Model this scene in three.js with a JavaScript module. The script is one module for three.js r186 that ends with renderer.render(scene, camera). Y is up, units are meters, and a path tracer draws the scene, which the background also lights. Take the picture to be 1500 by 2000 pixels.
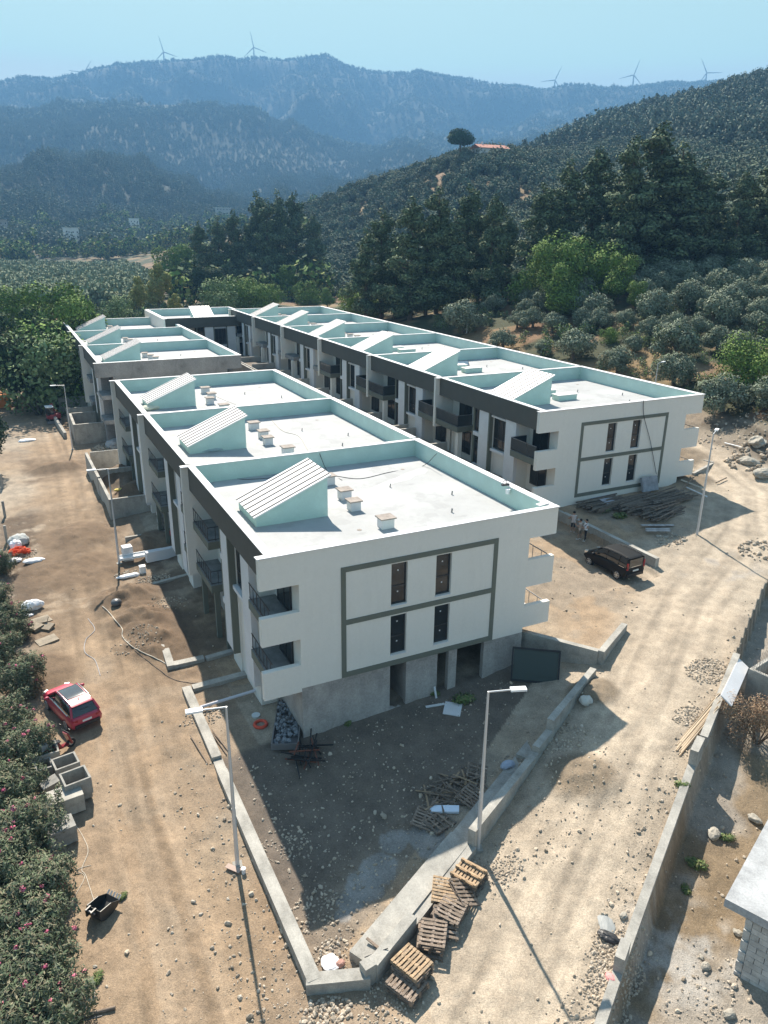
import * as THREE from 'three';
import { mergeGeometries } from 'three/addons/utils/BufferGeometryUtils.js';
import { MarchingCubes } from 'three/addons/objects/MarchingCubes.js';

// ---------------------------------------------------------------- camera, sky, sun, exposure
const EYE = new THREE.Vector3(0, 25.5, 0), FOCAL = 1481.56;               // FOCAL in pixels of a 2000 pixel high picture
const PITCH = 20.195 * Math.PI / 180, ROLL = 0.642 * Math.PI / 180, YAW = 26.511 * Math.PI / 180;
const scene = new THREE.Scene();
const fwd = new THREE.Vector3(Math.sin(YAW) * Math.cos(PITCH), -Math.sin(PITCH), -Math.cos(YAW) * Math.cos(PITCH));
const right0 = new THREE.Vector3(Math.cos(YAW), 0, Math.sin(YAW)), up0 = new THREE.Vector3().crossVectors(right0, fwd);
const camR = right0.clone().multiplyScalar(Math.cos(ROLL)).addScaledVector(up0, Math.sin(ROLL));
const camU = up0.clone().multiplyScalar(Math.cos(ROLL)).addScaledVector(right0, -Math.sin(ROLL));
const camera = new THREE.PerspectiveCamera(2 * Math.atan(1000 / FOCAL) * 180 / Math.PI, 0.75, 0.5, 9000);
camera.position.copy(EYE);
camera.quaternion.setFromRotationMatrix(new THREE.Matrix4().makeBasis(camR, camU, fwd.clone().negate()));
scene.add(camera);

const renderer = new THREE.WebGLRenderer({ antialias: true });
renderer.toneMapping = THREE.LinearToneMapping;
renderer.toneMappingExposure = 2.4;
renderer.shadowMap.enabled = true;

const SUN = new THREE.Vector3(0.157, 1, -0.96).normalize();
const sun = new THREE.DirectionalLight(0xfff5e6, 5);
sun.position.copy(SUN).multiplyScalar(300).add(new THREE.Vector3(25, 0, -60)); sun.target.position.set(25, 0, -60);
sun.castShadow = true; sun.shadow.mapSize.set(4096, 4096); sun.shadow.radius = 1;
Object.assign(sun.shadow.camera, { left: -160, right: 160, top: 160, bottom: -160, near: 10, far: 700 });
scene.add(sun, sun.target);

{ // a clear summer sky: pale near the horizon and around the sun, deeper overhead
  const W = 512, H = 256, d = new Float32Array(W * H * 4);
  for (let j = 0; j < H; j++) for (let i = 0; i < W; i++) {
    const el = ((j + 0.5) / H - 0.5) * Math.PI, az = ((i + 0.5) / W - 0.5) * 2 * Math.PI;
    const v = [Math.cos(el) * Math.cos(az), Math.sin(el), Math.cos(el) * Math.sin(az)];
    const mu = v[0] * SUN.x + v[1] * SUN.y + v[2] * SUN.z, y = Math.max(v[1], 0);
    const hz = Math.exp(-y * 2.6), hi = Math.exp(-y * 1.1);
    const c = [0.035 + 0.05 * hi + 0.45 * hz, 0.075 + 0.09 * hi + 0.53 * hz, 0.185 + 0.13 * hi + 0.15 * hz];
    const g = 0.10 * Math.pow(Math.max(mu, 0), 4) + 0.5 * Math.pow(Math.max(mu, 0), 60);
    const b = v[1] < 0 ? Math.max(0.35, 1 + v[1] * 3) : 1;
    const k = (j * W + i) * 4;
    for (let q = 0; q < 3; q++) d[k + q] = (c[q] * (0.92 + 0.12 * mu) + g * [1, 0.97, 0.9][q]) * b;
    d[k + 3] = 1;
  }
  const t = new THREE.DataTexture(d, W, H, THREE.RGBAFormat, THREE.FloatType);
  t.mapping = THREE.EquirectangularReflectionMapping; t.magFilter = t.minFilter = THREE.LinearFilter; t.wrapS = THREE.RepeatWrapping; t.needsUpdate = true;
  scene.background = t; scene.environment = t;
}
scene.fog = new THREE.FogExp2(new THREE.Color().setRGB(0.25, 0.56, 1.0), 0.00028);

// ---------------------------------------------------------------- helpers
const V = (x, y, z) => new THREE.Vector3(x, y, z);
let seedNow = 1;
function rng(s) { let a = s >>> 0; return () => { a = (a + 0x6D2B79F5) >>> 0; let t = a; t = Math.imul(t ^ (t >>> 15), t | 1); t ^= t + Math.imul(t ^ (t >>> 7), t | 61); return ((t ^ (t >>> 14)) >>> 0) / 4294967296; }; }
const R0 = rng(7);
const hash2 = (x, y, s) => { let h = Math.imul(x | 0, 374761393) + Math.imul(y | 0, 668265263) + Math.imul(s | 0, 1442695041); h = Math.imul(h ^ (h >>> 13), 1274126177); h ^= h >>> 16; return (h >>> 0) / 4294967296; };
function vnoise(x, y, s = 0) {
  const xi = Math.floor(x), yi = Math.floor(y), fx = x - xi, fy = y - yi, u = fx * fx * (3 - 2 * fx), v = fy * fy * (3 - 2 * fy);
  const a = hash2(xi, yi, s), b = hash2(xi + 1, yi, s), c = hash2(xi, yi + 1, s), d = hash2(xi + 1, yi + 1, s);
  return a + (b - a) * u + (c - a) * v + (a - b - c + d) * u * v;
}
function fbm(x, y, o = 4, s = 0) { let r = 0, a = 0.5, n = 0; for (let i = 0; i < o; i++) { r += a * vnoise(x, y, s + i * 17); n += a; a *= 0.5; x = x * 2.03 + 11.3; y = y * 2.03 + 5.7; } return r / n; }
const ss = (a, b, x) => { const t = Math.min(1, Math.max(0, (x - a) / (b - a))); return t * t * (3 - 2 * t); };
const lerp = (a, b, t) => a + (b - a) * t, clamp = (x, a, b) => Math.min(b, Math.max(a, x));
const names = new Map();
function numbered(n) { const k = names.get(n) ?? 0; names.set(n, k + 1); return k ? `${n}_${String(k).padStart(3, '0')}` : n; }
function tag(o, label, category, group, kind) {
  if (label) o.userData.label = label; if (category) o.userData.category = category;
  if (group) o.userData.group = group; if (kind) o.userData.kind = kind; return o;
}
function thing(name, p, turn, label, category, group) {
  const g = new THREE.Group(); g.name = numbered(name); g.position.set(...p); g.rotation.y = turn || 0; scene.add(g);
  return tag(g, label, category, group);
}
function copyOf(o, name, p, turn, label, scale) {
  const c = o.clone(); c.name = numbered(name); c.userData = { ...o.userData }; scene.add(c); c.position.set(...p); c.rotation.set(0, turn || 0, 0);
  if (scale) c.scale.setScalar(scale); if (label) c.userData.label = label; return c;
}
// collects shapes; build() joins them into one named mesh with texture coordinates in metres
class MB {
  constructor() { this.g = []; }
  add(g, m) { g = g.index ? g.toNonIndexed() : g.clone(); for (const k of Object.keys(g.attributes)) if (!['position', 'normal', 'color'].includes(k)) g.deleteAttribute(k); if (!g.attributes.normal) g.computeVertexNormals(); if (m) g.applyMatrix4(m); this.g.push(g); return this; }
  box(x0, y0, z0, x1, y1, z1) { return this.add(new THREE.BoxGeometry(Math.abs(x1 - x0), Math.abs(y1 - y0), Math.abs(z1 - z0)), new THREE.Matrix4().makeTranslation((x0 + x1) / 2, (y0 + y1) / 2, (z0 + z1) / 2)); }
  rbox(cx, cy, cz, sx, sy, sz, rx = 0, ry = 0, rz = 0) { return this.add(new THREE.BoxGeometry(sx, sy, sz), new THREE.Matrix4().makeRotationFromEuler(new THREE.Euler(rx, ry, rz, 'YXZ')).setPosition(cx, cy, cz)); }
  bar(a, b, r, n = 8, r2 = r) {
    const d = b.clone().sub(a), L = d.length(), m = new THREE.Matrix4().makeRotationFromQuaternion(new THREE.Quaternion().setFromUnitVectors(V(0, 1, 0), d.normalize())).setPosition(a.clone().add(b).multiplyScalar(0.5));
    return this.add(new THREE.CylinderGeometry(r2, r, L, n), m);
  }
  beam(a, b, w, h, roll = 0) {                                             // a squared timber from a to b
    const d = b.clone().sub(a), L = d.length(), m = new THREE.Matrix4().lookAt(V(0, 0, 0), d, V(0, 1, 0.001)).multiply(new THREE.Matrix4().makeRotationZ(roll)).setPosition(a.clone().add(b).multiplyScalar(0.5));
    return this.add(new THREE.BoxGeometry(w, h, L), m);
  }
  tube(pts, r, seg = 40, n = 6) { return this.add(new THREE.TubeGeometry(new THREE.CatmullRomCurve3(pts), seg, r, n)); }
  build(name, mat, parent) {
    const g = mergeGeometries(this.g, false), p = g.attributes.position, n = g.attributes.normal, uv = new Float32Array(p.count * 2);
    for (let i = 0; i < p.count; i++) {
      const ax = Math.abs(n.getX(i)), ay = Math.abs(n.getY(i)), az = Math.abs(n.getZ(i));
      const [u, v] = ay >= ax && ay >= az ? [p.getX(i), p.getZ(i)] : ax >= az ? [p.getZ(i), p.getY(i)] : [p.getX(i), p.getY(i)];
      uv[2 * i] = u; uv[2 * i + 1] = v;
    }
    g.setAttribute('uv', new THREE.BufferAttribute(uv, 2));
    const o = new THREE.Mesh(g, mat); o.name = parent && parent !== scene ? name : numbered(name); o.castShadow = o.receiveShadow = true; (parent ?? scene).add(o); return o;
  }
}
const mb = () => new MB();
// pixel of the photograph -> point of the place at a known height, or on the ground
function ray(px, py) { return fwd.clone().addScaledVector(camR, (px - 750) / FOCAL).addScaledVector(camU, (1000 - py) / FOCAL); }
function onY(px, py, y) { const d = ray(px, py); return EYE.clone().addScaledVector(d, (y - EYE.y) / d.y); }
function atD(px, py, dist) { const d = ray(px, py); return EYE.clone().addScaledVector(d, dist / Math.hypot(d.x, d.z)); }
function project(p) { const v = p.clone().sub(EYE), z = v.dot(fwd); return [750 + FOCAL * v.dot(camR) / z, 1000 - FOCAL * v.dot(camU) / z, z]; }

// ---------------------------------------------------------------- textures and materials
function tex(size, fn, srgb = true) {
  const d = new Uint8Array(size * size * 4);
  for (let j = 0; j < size; j++) for (let i = 0; i < size; i++) { const c = fn(i / size, j / size, i, j), k = (j * size + i) * 4; d[k] = clamp(c[0] * 255, 0, 255); d[k + 1] = clamp(c[1] * 255, 0, 255); d[k + 2] = clamp(c[2] * 255, 0, 255); d[k + 3] = c[3] === undefined ? 255 : c[3] * 255; }
  const t = new THREE.DataTexture(d, size, size); t.wrapS = t.wrapT = THREE.RepeatWrapping; t.magFilter = THREE.LinearFilter; t.minFilter = THREE.LinearMipmapLinearFilter; t.generateMipmaps = true;
  if (srgb) t.colorSpace = THREE.SRGBColorSpace; t.needsUpdate = true; return t;
}
// noise that repeats without a seam
function tnoise(u, v, f, s) {
  const x = u * f, y = v * f, xi = Math.floor(x), yi = Math.floor(y), fx = x - xi, fy = y - yi, a = fx * fx * (3 - 2 * fx), b = fy * fy * (3 - 2 * fy), w = (p, q) => hash2(((p % f) + f) % f, ((q % f) + f) % f, s);
  return lerp(lerp(w(xi, yi), w(xi + 1, yi), a), lerp(w(xi, yi + 1), w(xi + 1, yi + 1), a), b);
}
function tfbm(u, v, f, o, s) { let r = 0, a = 0.5, n = 0; for (let i = 0; i < o; i++) { r += a * tnoise(u, v, f, s + i); n += a; a *= 0.55; f *= 2; } return r / n; }
const rep = (t, m) => { const c = t.clone(); c.repeat.set(1 / m, 1 / m); c.needsUpdate = true; return c; };
const T = {
  plaster: tex(512, (u, v) => { const a = tfbm(u, v, 4, 5, 1), b = tfbm(u, v, 40, 3, 9); const k = 0.93 + 0.07 * a + 0.04 * (b - 0.5); return [k, k, k]; }),
  concrete: tex(1024, (u, v) => { const a = tfbm(u, v, 3, 6, 21), b = tfbm(u, v, 64, 3, 5), s = tfbm(u, v * 0.25, 12, 4, 33); const k = 0.66 + 0.34 * a + 0.16 * (b - 0.5) + 0.14 * (s - 0.5); return [k, k, k * 0.985]; }),
  grain: tex(1024, (u, v) => { const a = tfbm(u, v, 6, 7, 3), b = tnoise(u, v, 256, 8), c = tfbm(u, v, 90, 3, 15); let k = 0.76 + 0.26 * (a - 0.5) + 0.12 * (b - 0.5) + 0.28 * (c - 0.5); return [k + 0.1, k + 0.1, k + 0.1]; }),
  bump: tex(1024, (u, v) => { const a = tfbm(u, v, 10, 7, 43), c = Math.pow(tfbm(u, v, 80, 3, 75), 2); const k = 0.6 * a + 0.55 * c; return [k, k, k]; }, false),
  roof: tex(1024, (u, v) => { const a = tfbm(u, v, 3, 6, 51), b = tfbm(u, v, 30, 3, 57), s = tfbm(u, v, 7, 5, 63); const seam = Math.min(1, Math.abs(((u * 6) % 1) - 0.5) * 90) * 0.03; let k = 0.93 + 0.07 * (a - 0.5) * 2 + 0.03 * (b - 0.5) + seam - 0.03; k -= 0.04 * ss(0.6, 0.72, s); return [k, k, k * 0.995]; }),
  facade: tex(1024, (u, v) => { const a = tfbm(u, v, 4, 5, 91), d = tfbm(u, v * 0.12, 24, 4, 95), b = tfbm(u, v, 60, 2, 99); const k = 0.955 + 0.03 * (a - 0.5) + 0.02 * (b - 0.5) - 0.008 * ss(0.56, 0.74, d); return [k, k, k * 0.985]; }),
  wood: tex(256, (u, v) => { const a = tnoise(u, v, 4, 2), s = tnoise(u * 0.06, v, 64, 4) * 0.5 + tnoise(u * 0.2, v, 32, 6) * 0.5; const k = 0.7 + 0.35 * (s - 0.4) + 0.15 * a; return [k, k * 0.97, k * 0.93]; }),
};
const lin = (r, g, b) => new THREE.Color().setRGB(r, g, b);
function mat(r, g, b, o = {}) { return new THREE.MeshStandardMaterial({ color: lin(r, g, b), roughness: 0.85, ...o }); }
const M = {
  paint: mat(0.80, 0.77, 0.735, { map: rep(T.facade, 6.3), roughness: 0.9 }),
  raw: mat(0.52, 0.48, 0.46, { map: rep(T.concrete, 4.3), roughness: 0.95 }),
  concrete: mat(0.50, 0.475, 0.44, { map: rep(T.concrete, 2.7), bumpMap: rep(T.bump, 1.3), bumpScale: 0.008, roughness: 0.95 }),
  greyConcrete: mat(0.37, 0.365, 0.37, { map: rep(T.concrete, 5.1), roughness: 0.95 }),
  trim: mat(0.155, 0.165, 0.135, { map: rep(T.plaster, 2.1) }),
  fascia: mat(0.088, 0.088, 0.078, { map: rep(T.plaster, 2.7), roughness: 0.8 }),
  white: mat(0.70, 0.70, 0.71, { map: rep(T.plaster, 2.5), roughness: 0.75 }),
  roof: mat(0.43, 0.435, 0.445, { map: rep(T.roof, 6.6), roughness: 0.8 }),
  mint: mat(0.50, 0.67, 0.62, { map: rep(T.plaster, 2.9), roughness: 0.85 }),
  sheet: mat(0.72, 0.70, 0.69, { roughness: 0.5 }),
  seam: mat(0.26, 0.22, 0.20),
  tile: mat(0.42, 0.36, 0.33, { map: rep(T.concrete, 1.1) }),
  frame: mat(0.035, 0.036, 0.038, { roughness: 0.45 }),
  glass: new THREE.MeshPhysicalMaterial({ color: lin(0.025, 0.028, 0.03), roughness: 0.06, specularIntensity: 1, ior: 1.5 }),
  smoked: new THREE.MeshPhysicalMaterial({ color: lin(0.10, 0.12, 0.13), roughness: 0.08, transmission: 0.6, thickness: 0, ior: 1.5 }),
  dark: mat(0.03, 0.028, 0.026),
  floor: mat(0.30, 0.31, 0.32, { map: rep(T.concrete, 2.3) }),
  pole: mat(0.55, 0.56, 0.57, { metalness: 0.35, roughness: 0.5 }),
  woodA: mat(0.50, 0.385, 0.27, { map: rep(T.wood, 0.8) }),
  woodB: mat(0.33, 0.27, 0.225, { map: rep(T.wood, 0.8) }),
  woodC: mat(0.23, 0.20, 0.175, { map: rep(T.wood, 0.9) }),
  steel: mat(0.25, 0.25, 0.26, { metalness: 0.6, roughness: 0.5 }),
  black: mat(0.018, 0.018, 0.02, { roughness: 0.5 }),
  cable: mat(0.05, 0.05, 0.055), hose: mat(0.55, 0.5, 0.42),
  plasticW: mat(0.78, 0.79, 0.80, { roughness: 0.45 }),
};
// ---------------------------------------------------------------- the shape of the ground
function tps(P, lam) {                                                      // a thin plate through the surveyed heights
  const n = P.length, N = n + 3, A = [], U = (r2) => r2 < 1e-9 ? 0 : 0.5 * r2 * Math.log(r2);
  for (let i = 0; i < N; i++) A.push(new Float64Array(N + 1));
  for (let i = 0; i < n; i++) {
    for (let j = 0; j < n; j++) A[i][j] = U(((P[i][0] - P[j][0]) / 50) ** 2 + ((P[i][1] - P[j][1]) / 50) ** 2) + (i === j ? lam : 0);
    A[i][n] = A[n][i] = 1; A[i][n + 1] = A[n + 1][i] = P[i][0] / 50; A[i][n + 2] = A[n + 2][i] = P[i][1] / 50; A[i][N] = P[i][2];
  }
  for (let c = 0; c < N; c++) {
    let b = c; for (let r = c + 1; r < N; r++) if (Math.abs(A[r][c]) > Math.abs(A[b][c])) b = r; [A[c], A[b]] = [A[b], A[c]];
    for (let r = c + 1; r < N; r++) { const f = A[r][c] / A[c][c]; if (f) for (let k = c; k <= N; k++) A[r][k] -= f * A[c][k]; }
  }
  const w = new Float64Array(N); for (let r = N - 1; r >= 0; r--) { let s = A[r][N]; for (let k = r + 1; k < N; k++) s -= A[r][k] * w[k]; w[r] = s / A[r][r]; }
  return (x, z) => { let s = w[n] + w[n + 1] * x / 50 + w[n + 2] * z / 50; for (let i = 0; i < n; i++) s += w[i] * U(((x - P[i][0]) / 50) ** 2 + ((z - P[i][1]) / 50) ** 2); return s; };
}
const near = tps([[0, -8, -.1], [3, -20, -.05], [4, -30, 0], [2, -40, 0], [0, -50, .1], [2, -65, .2], [2, -85, .2], [3, -105, 0], [3, -130, -.2], [-8, -15, -.2], [-8, -40, -.1], [-10, -60, -.3], [-15, -90, -.5], [-25, -50, -1], [-30, -110, -1],
  [9, -25, 0], [12, -22, .05], [12, -30, .5], [16, -30, .65], [20, -31, 1], [23, -30, 1.1], [18, -25, .5], [18, -40, 1], [7, -45, .25], [7, -60, .1], [12, -12, .1], [15, -17, .3], [18.5, -19, .9], [22, -22, 1.75], [25.5, -23.4, 2.4], [30, -27, 2.9], [33, -31, 3.1], [37, -36, 3.3], [45, -37.6, 4], [53, -38.5, 4.65], [60, -42, 5], [60, -55, 5.3], [58, -70, 5.6], [57, -95, 6],
  [30, -35, 2.7], [29, -40, 3], [31, -50, 3.9], [32, -70, 4.6], [33, -100, 4.8], [45, -60, 4.75], [45, -100, 5], [45, -125, 5.2], [40, -45, 4.4], [50, -45, 4.7], [67, -48, 8.2], [70, -60, 9], [66, -75, 8.2], [66, -95, 8.5], [80, -60, 10.5], [85, -85, 14], [75, -110, 12], [15, -95, .3], [15, -120, .3], [20, -8, .6], [30, -16, 1.9], [45, -26, 3.4], [60, -25, 4.5], [75, -35, 7], [40, -5, 2], [60, -5, 4], [20, 10, .5], [-10, 10, -.3], [50, -145, 6], [60, -140, 8], [20, -150, 2], [0, -150, 0], [-30, -150, 0]], 0.0006);
// far away: heights read along ten lines of sight, from the foot of the slope to the main ridge
const FD = [150, 170, 230, 300, 380, 500, 700, 1000, 1300, 1700, 2200, 2800, 3600];
const FP = [[-500, 690, 655, 605, 572, 545, 512, 470, 400, 310, 330, 235, 245, 190], [0, 690, 660, 610, 575, 545, 512, 478, 400, 310, 335, 256, 258, 178], [250, 680, 650, 605, 570, 540, 510, 480, 425, 325, 350, 256, 258, 137], [500, 670, 640, 590, 560, 500, 455, 470, 440, 395, 390, 262, 268, 123], [700, 650, 625, 585, 545, 450, 370, 440, 425, 400, 390, 300, 285, 140], [900, 640, 610, 570, 478, 322, 335, 400, 400, 380, 370, 300, 290, 160], [1100, 610, 570, 480, 400, 340, 300, 280, 330, 340, 330, 290, 280, 187], [1300, 570, 520, 430, 365, 315, 262, 212, 240, 260, 260, 250, 240, 170], [1500, 535, 490, 405, 345, 300, 230, 160, 178, 215, 230, 225, 215, 152], [1900, 500, 460, 380, 320, 270, 200, 120, 140, 175, 190, 190, 185, 120]];
const FA = FP.map((r) => { const d = ray(r[0], 500); return Math.atan2(d.x, -d.z); });
const FH = FP.map((r) => FD.map((d, i) => EYE.y + d * (() => { const q = ray(r[0], r[i + 1]); return q.y / Math.hypot(q.x, q.z); })()));
const RIDGE = [[-400, 190], [-60, 185], [0, 175], [50, 165], [100, 178], [150, 160], [215, 140], [270, 132], [350, 127], [400, 123], [430, 118], [465, 128], [500, 120], [560, 127], [600, 120], [640, 115], [672, 135], [750, 153], [800, 155], [820, 148], [845, 160], [900, 163], [960, 172], [1000, 180], [1050, 188], [1100, 190], [1180, 185], [1250, 177], [1310, 170], [1350, 175], [1425, 178], [1500, 150], [1900, 120]].map(([x, y]) => { const d = ray(x, y), h = Math.hypot(d.x, d.z); return [Math.atan2(d.x, -d.z), EYE.y + 3600 * d.y / h]; });
const pl = (a, x) => { if (x <= a[0][0]) return a[0][1]; for (let i = 1; i < a.length; i++) if (x <= a[i][0]) return lerp(a[i - 1][1], a[i][1], (x - a[i - 1][0]) / (a[i][0] - a[i - 1][0])); return a[a.length - 1][1]; };
const herm = (p0, p1, p2, p3, t) => { const a = (p2 - p0) / 2, b = (p3 - p1) / 2, t2 = t * t, t3 = t2 * t; return (2 * t3 - 3 * t2 + 1) * p1 + (t3 - 2 * t2 + t) * a + (-2 * t3 + 3 * t2) * p2 + (t3 - t2) * b; };
function far(x, z) {
  const r = Math.hypot(x, z), az = Math.atan2(x, -z); let a = clamp(az, FA[0], FA[FA.length - 1]), i = 0; while (i < FA.length - 2 && a > FA[i + 1]) i++;
  const t = (a - FA[i]) / (FA[i + 1] - FA[i]), lr = Math.log(clamp(r, FD[0], 3600)); let k = 0; while (k < FD.length - 2 && lr > Math.log(FD[k + 1])) k++;
  const u = (lr - Math.log(FD[k])) / (Math.log(FD[k + 1]) - Math.log(FD[k])), c = (j, m) => FH[clamp(j, 0, FH.length - 1)][clamp(m, 0, FD.length - 1)];
  const row = (m) => herm(c(i - 1, m), c(i, m), c(i + 1, m), c(i + 2, m), t);
  let h = herm(row(k - 1), row(k), row(k + 1), row(k + 2), u);
  const big = ss(700, 1500, r) * (1 - 0.85 * ss(3100, 3560, r)), mid = ss(300, 900, r) * (1 - ss(1300, 2000, r));
  const rn = 1 - Math.abs(2 * fbm(x / 850 + 3, z / 850, 4, 61) - 1), rg = 1 - Math.abs(2 * fbm(az * 9 + 2, r / 1500, 4, 71) - 1);
  h += big * (1 - 0.92 * ss(0.66, 0.86, az)) * (0.55 + 0.45 * ss(2500, 3000, r)) * ((rn - 0.74) * 170 + (rg - 0.76) * 180) + mid * (fbm(x / 130, z / 130, 4, 77) - 0.5) * 30;
  if (r > 2000) h += ss(2000, 2500, r) * (1 - ss(3200, 3560, r)) * (1 - 0.9 * ss(0.66, 0.86, az)) * (1 - Math.abs(2 * fbm(x / 360 + 7, z / 420, 4, 83) - 1) - 0.75) * 170;
  if (r > 3000) h = lerp(h, pl(RIDGE, az) + (fbm(x / 60, z / 60, 3, 5) - 0.5) * 12, ss(3350, 3600, r)) - ss(3620, 4200, r) * 260;
  const behind = ss(1.25, 2.1, Math.abs(az - YAW)); return lerp(h, Math.min(h, 8 + r * 0.02), behind);
}
// rises, heaps and cuts of the building site
const RW = [[34.6, -24.6], [27.4, -20.4], [25.9, -19.6], [16.9, -14.2], [14.2, -12.6], [9, -9.2]];   // line of the road-side wall on the right
function sideRW(x, z) { let b = 1e9, s = 0; for (let i = 1; i < RW.length; i++) { const [ax, az] = RW[i - 1], [bx, bz] = RW[i], dx = bx - ax, dz = bz - az, t = clamp(((x - ax) * dx + (z - az) * dz) / (dx * dx + dz * dz), 0, 1), d = Math.hypot(x - ax - t * dx, z - az - t * dz); if (d < b) { b = d; s = Math.sign(dx * (z - az) - dz * (x - ax)); } } return s * b; }
const HEAPS = [];                                                            // x, z, radius, height, roughness
function heap(x, z, r, h, k = 0.35) { HEAPS.push([x, z, r, h, k]); }
const inBox = (x, z, a, b, c, d, e) => Math.min(ss(a - e, a, x), 1 - ss(b, b + e, x), ss(c - e, c, z), 1 - ss(d, d + e, z));
function ground(x, z, fine = true) {
  const r = Math.hypot(x, z), w = ss(140, 195, r); let h = w < 1 ? near(x, z) : 0;
  if (w > 0) h = lerp(h, far(x, z), w);
  if (x > 33 && x < 38 && z < -49 && z > -130) h = lerp(h, 5.75, inBox(x, z, 33.3, 37.2, -127, -51, 0.15));
  if (x > 29 && x < 40 && z < -34 && z > -48) h = lerp(h, 3.05 - (z + 35) * 0.045, inBox(x, z, 31, 38.72, -46.2, -34.6, 0.22) * ss(30, 34, x));
  if (r < 90) {
    const s = sideRW(x, z); if (s < 0 && x > 8 && x < 50 && z > -30) h -= 1.35 * ss(0.1, 0.5, -s) * ss(50, 38, x);
    for (const [hx, hz, hr, hh, k] of HEAPS) { const d = Math.hypot(x - hx, z - hz) / hr; if (d < 1) h += hh * (1 - d * d) ** 1.5 * (1 - k + 2 * k * fbm(x * 1.3 / Math.max(0.5, hr * 0.4), z * 1.3 / Math.max(0.5, hr * 0.4), 4, 9)); }
    if (fine) h += (fbm(x * 0.9, z * 0.9, 5, 13) - 0.5) * 0.16 + (fbm(x * 4.5, z * 4.5, 3, 31) - 0.5) * 0.05;
  } else if (r < 400) h += (fbm(x / 9, z / 9, 4, 13) - 0.5) * 1.0 * ss(90, 130, r);
  return h;
}
function onG(px, py, lift = 0) {                                            // where the line of sight of a pixel meets the ground
  const d = ray(px, py).normalize(); let t = 8, p = V(0, 0, 0), prev = 8;
  for (let i = 0; i < 900; i++) { p.copy(EYE).addScaledVector(d, t); if (p.y < ground(p.x, p.z, false)) break; prev = t; t *= 1.01; }
  let a = prev, b = t; for (let i = 0; i < 18; i++) { const m = (a + b) / 2; p.copy(EYE).addScaledVector(d, m); if (p.y < ground(p.x, p.z, false)) b = m; else a = m; }
  p.y = ground(p.x, p.z) + lift; return p;
}
const G3 = (x, z, lift = 0) => V(x, ground(x, z) + lift, z);
// ---------------------------------------------------------------- the ground sheet
heap(5.4, -53, 3.0, 0.8, 0.7); heap(5.8, -49, 2.8, 0.75, 0.7); heap(6.0, -45.5, 2.4, 0.6, 0.7); heap(2.5, -60, 5, 0.35, 0.9); heap(3.5, -67, 4, 0.3, 0.9); heap(3.6, -91, 4.2, 0.9, 0.6); heap(8.6, -72.5, 3, 0.9, 0.5); heap(8.8, -80, 3.4, 1.6, 0.5); heap(9.4, -75, 2.2, 1.1, 0.5); heap(9, -62, 3, 0.8, 0.5); heap(-1.2, -45, 3, 0.35, 0.4);
heap(54, -47, 3, 0.5, 0.6); heap(57, -52, 4, 0.7, 0.7); heap(58, -60, 3.5, 0.9, 0.7); heap(26, -26.5, 1.6, 0.35, 0.6); heap(21.5, -22, 2, 0.3, 0.6);
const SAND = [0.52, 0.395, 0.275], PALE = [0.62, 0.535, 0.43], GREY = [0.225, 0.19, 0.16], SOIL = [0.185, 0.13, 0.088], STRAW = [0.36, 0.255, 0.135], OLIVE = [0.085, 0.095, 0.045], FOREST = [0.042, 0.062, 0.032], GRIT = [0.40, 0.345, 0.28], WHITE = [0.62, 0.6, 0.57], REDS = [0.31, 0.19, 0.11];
const mixc = (a, b, t) => [lerp(a[0], b[0], t), lerp(a[1], b[1], t), lerp(a[2], b[2], t)];
const segd = (x, z, P) => { let b = 1e9; for (let i = 1; i < P.length; i++) { const [ax, az] = P[i - 1], [bx, bz] = P[i], dx = bx - ax, dz = bz - az, t = clamp(((x - ax) * dx + (z - az) * dz) / (dx * dx + dz * dz), 0, 1); b = Math.min(b, Math.hypot(x - ax - t * dx, z - az - t * dz)); } return b; };
const ROADR = [[6, -12], [12, -14.6], [20, -19.8], [28, -24.5], [38, -31], [49, -36], [56, -42], [59.5, -52], [59.5, -75], [58, -110]];
const rc = (x, z, P) => { let b = 1e9, d = 0, s = 0, acc = 0; for (let i = 1; i < P.length; i++) { const [ax, az] = P[i - 1], [bx, bz] = P[i], dx = bx - ax, dz = bz - az, L = Math.hypot(dx, dz), t = clamp(((x - ax) * dx + (z - az) * dz) / (L * L), 0, 1), q = Math.hypot(x - ax - t * dx, z - az - t * dz); if (q < b) { b = q; d = q * Math.sign(dx * (z - az) - dz * (x - ax)); s = acc + t * L; } acc += L; } return [d, s]; };
const ROADL = [[395, 2060], [330, 1800], [265, 1600], [205, 1300], [165, 1080], [140, 930], [95, 830], [70, 760]].map(([a, b]) => { const p = onG(a, b); return [p.x, p.z]; });
const CEM = [[830, 1640, 1.25], [775, 1640, 0.95], [745, 1700, 1.0], [715, 1735, 1.0], [690, 1765, 0.8], [672, 1790, 0.5]].map(([a, b, r]) => { const p = onG(a, b); return [p.x, p.z, r]; });
const TRACKS = [];
for (const q of [[[195, 1400], [225, 1560], [262, 1700], [300, 1990]], [[265, 1400], [295, 1560], [340, 1720], [420, 1990]], [[120, 840], [140, 930], [175, 1080], [230, 1250]], [[165, 1000], [185, 1090], [250, 1290]], [[60, 760], [90, 830], [120, 900]], [[1330, 880], [1420, 935], [1450, 1000], [1420, 1090], [1330, 1240], [1180, 1460], [1040, 1700]], [[1300, 1130], [1350, 1060], [1410, 1000]], [[1440, 1090], [1380, 1230], [1240, 1450], [1100, 1720], [980, 1990]]]) TRACKS.push(q.map(([a, b]) => { const p = onG(a, b); return [p.x, p.z]; }));
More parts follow.
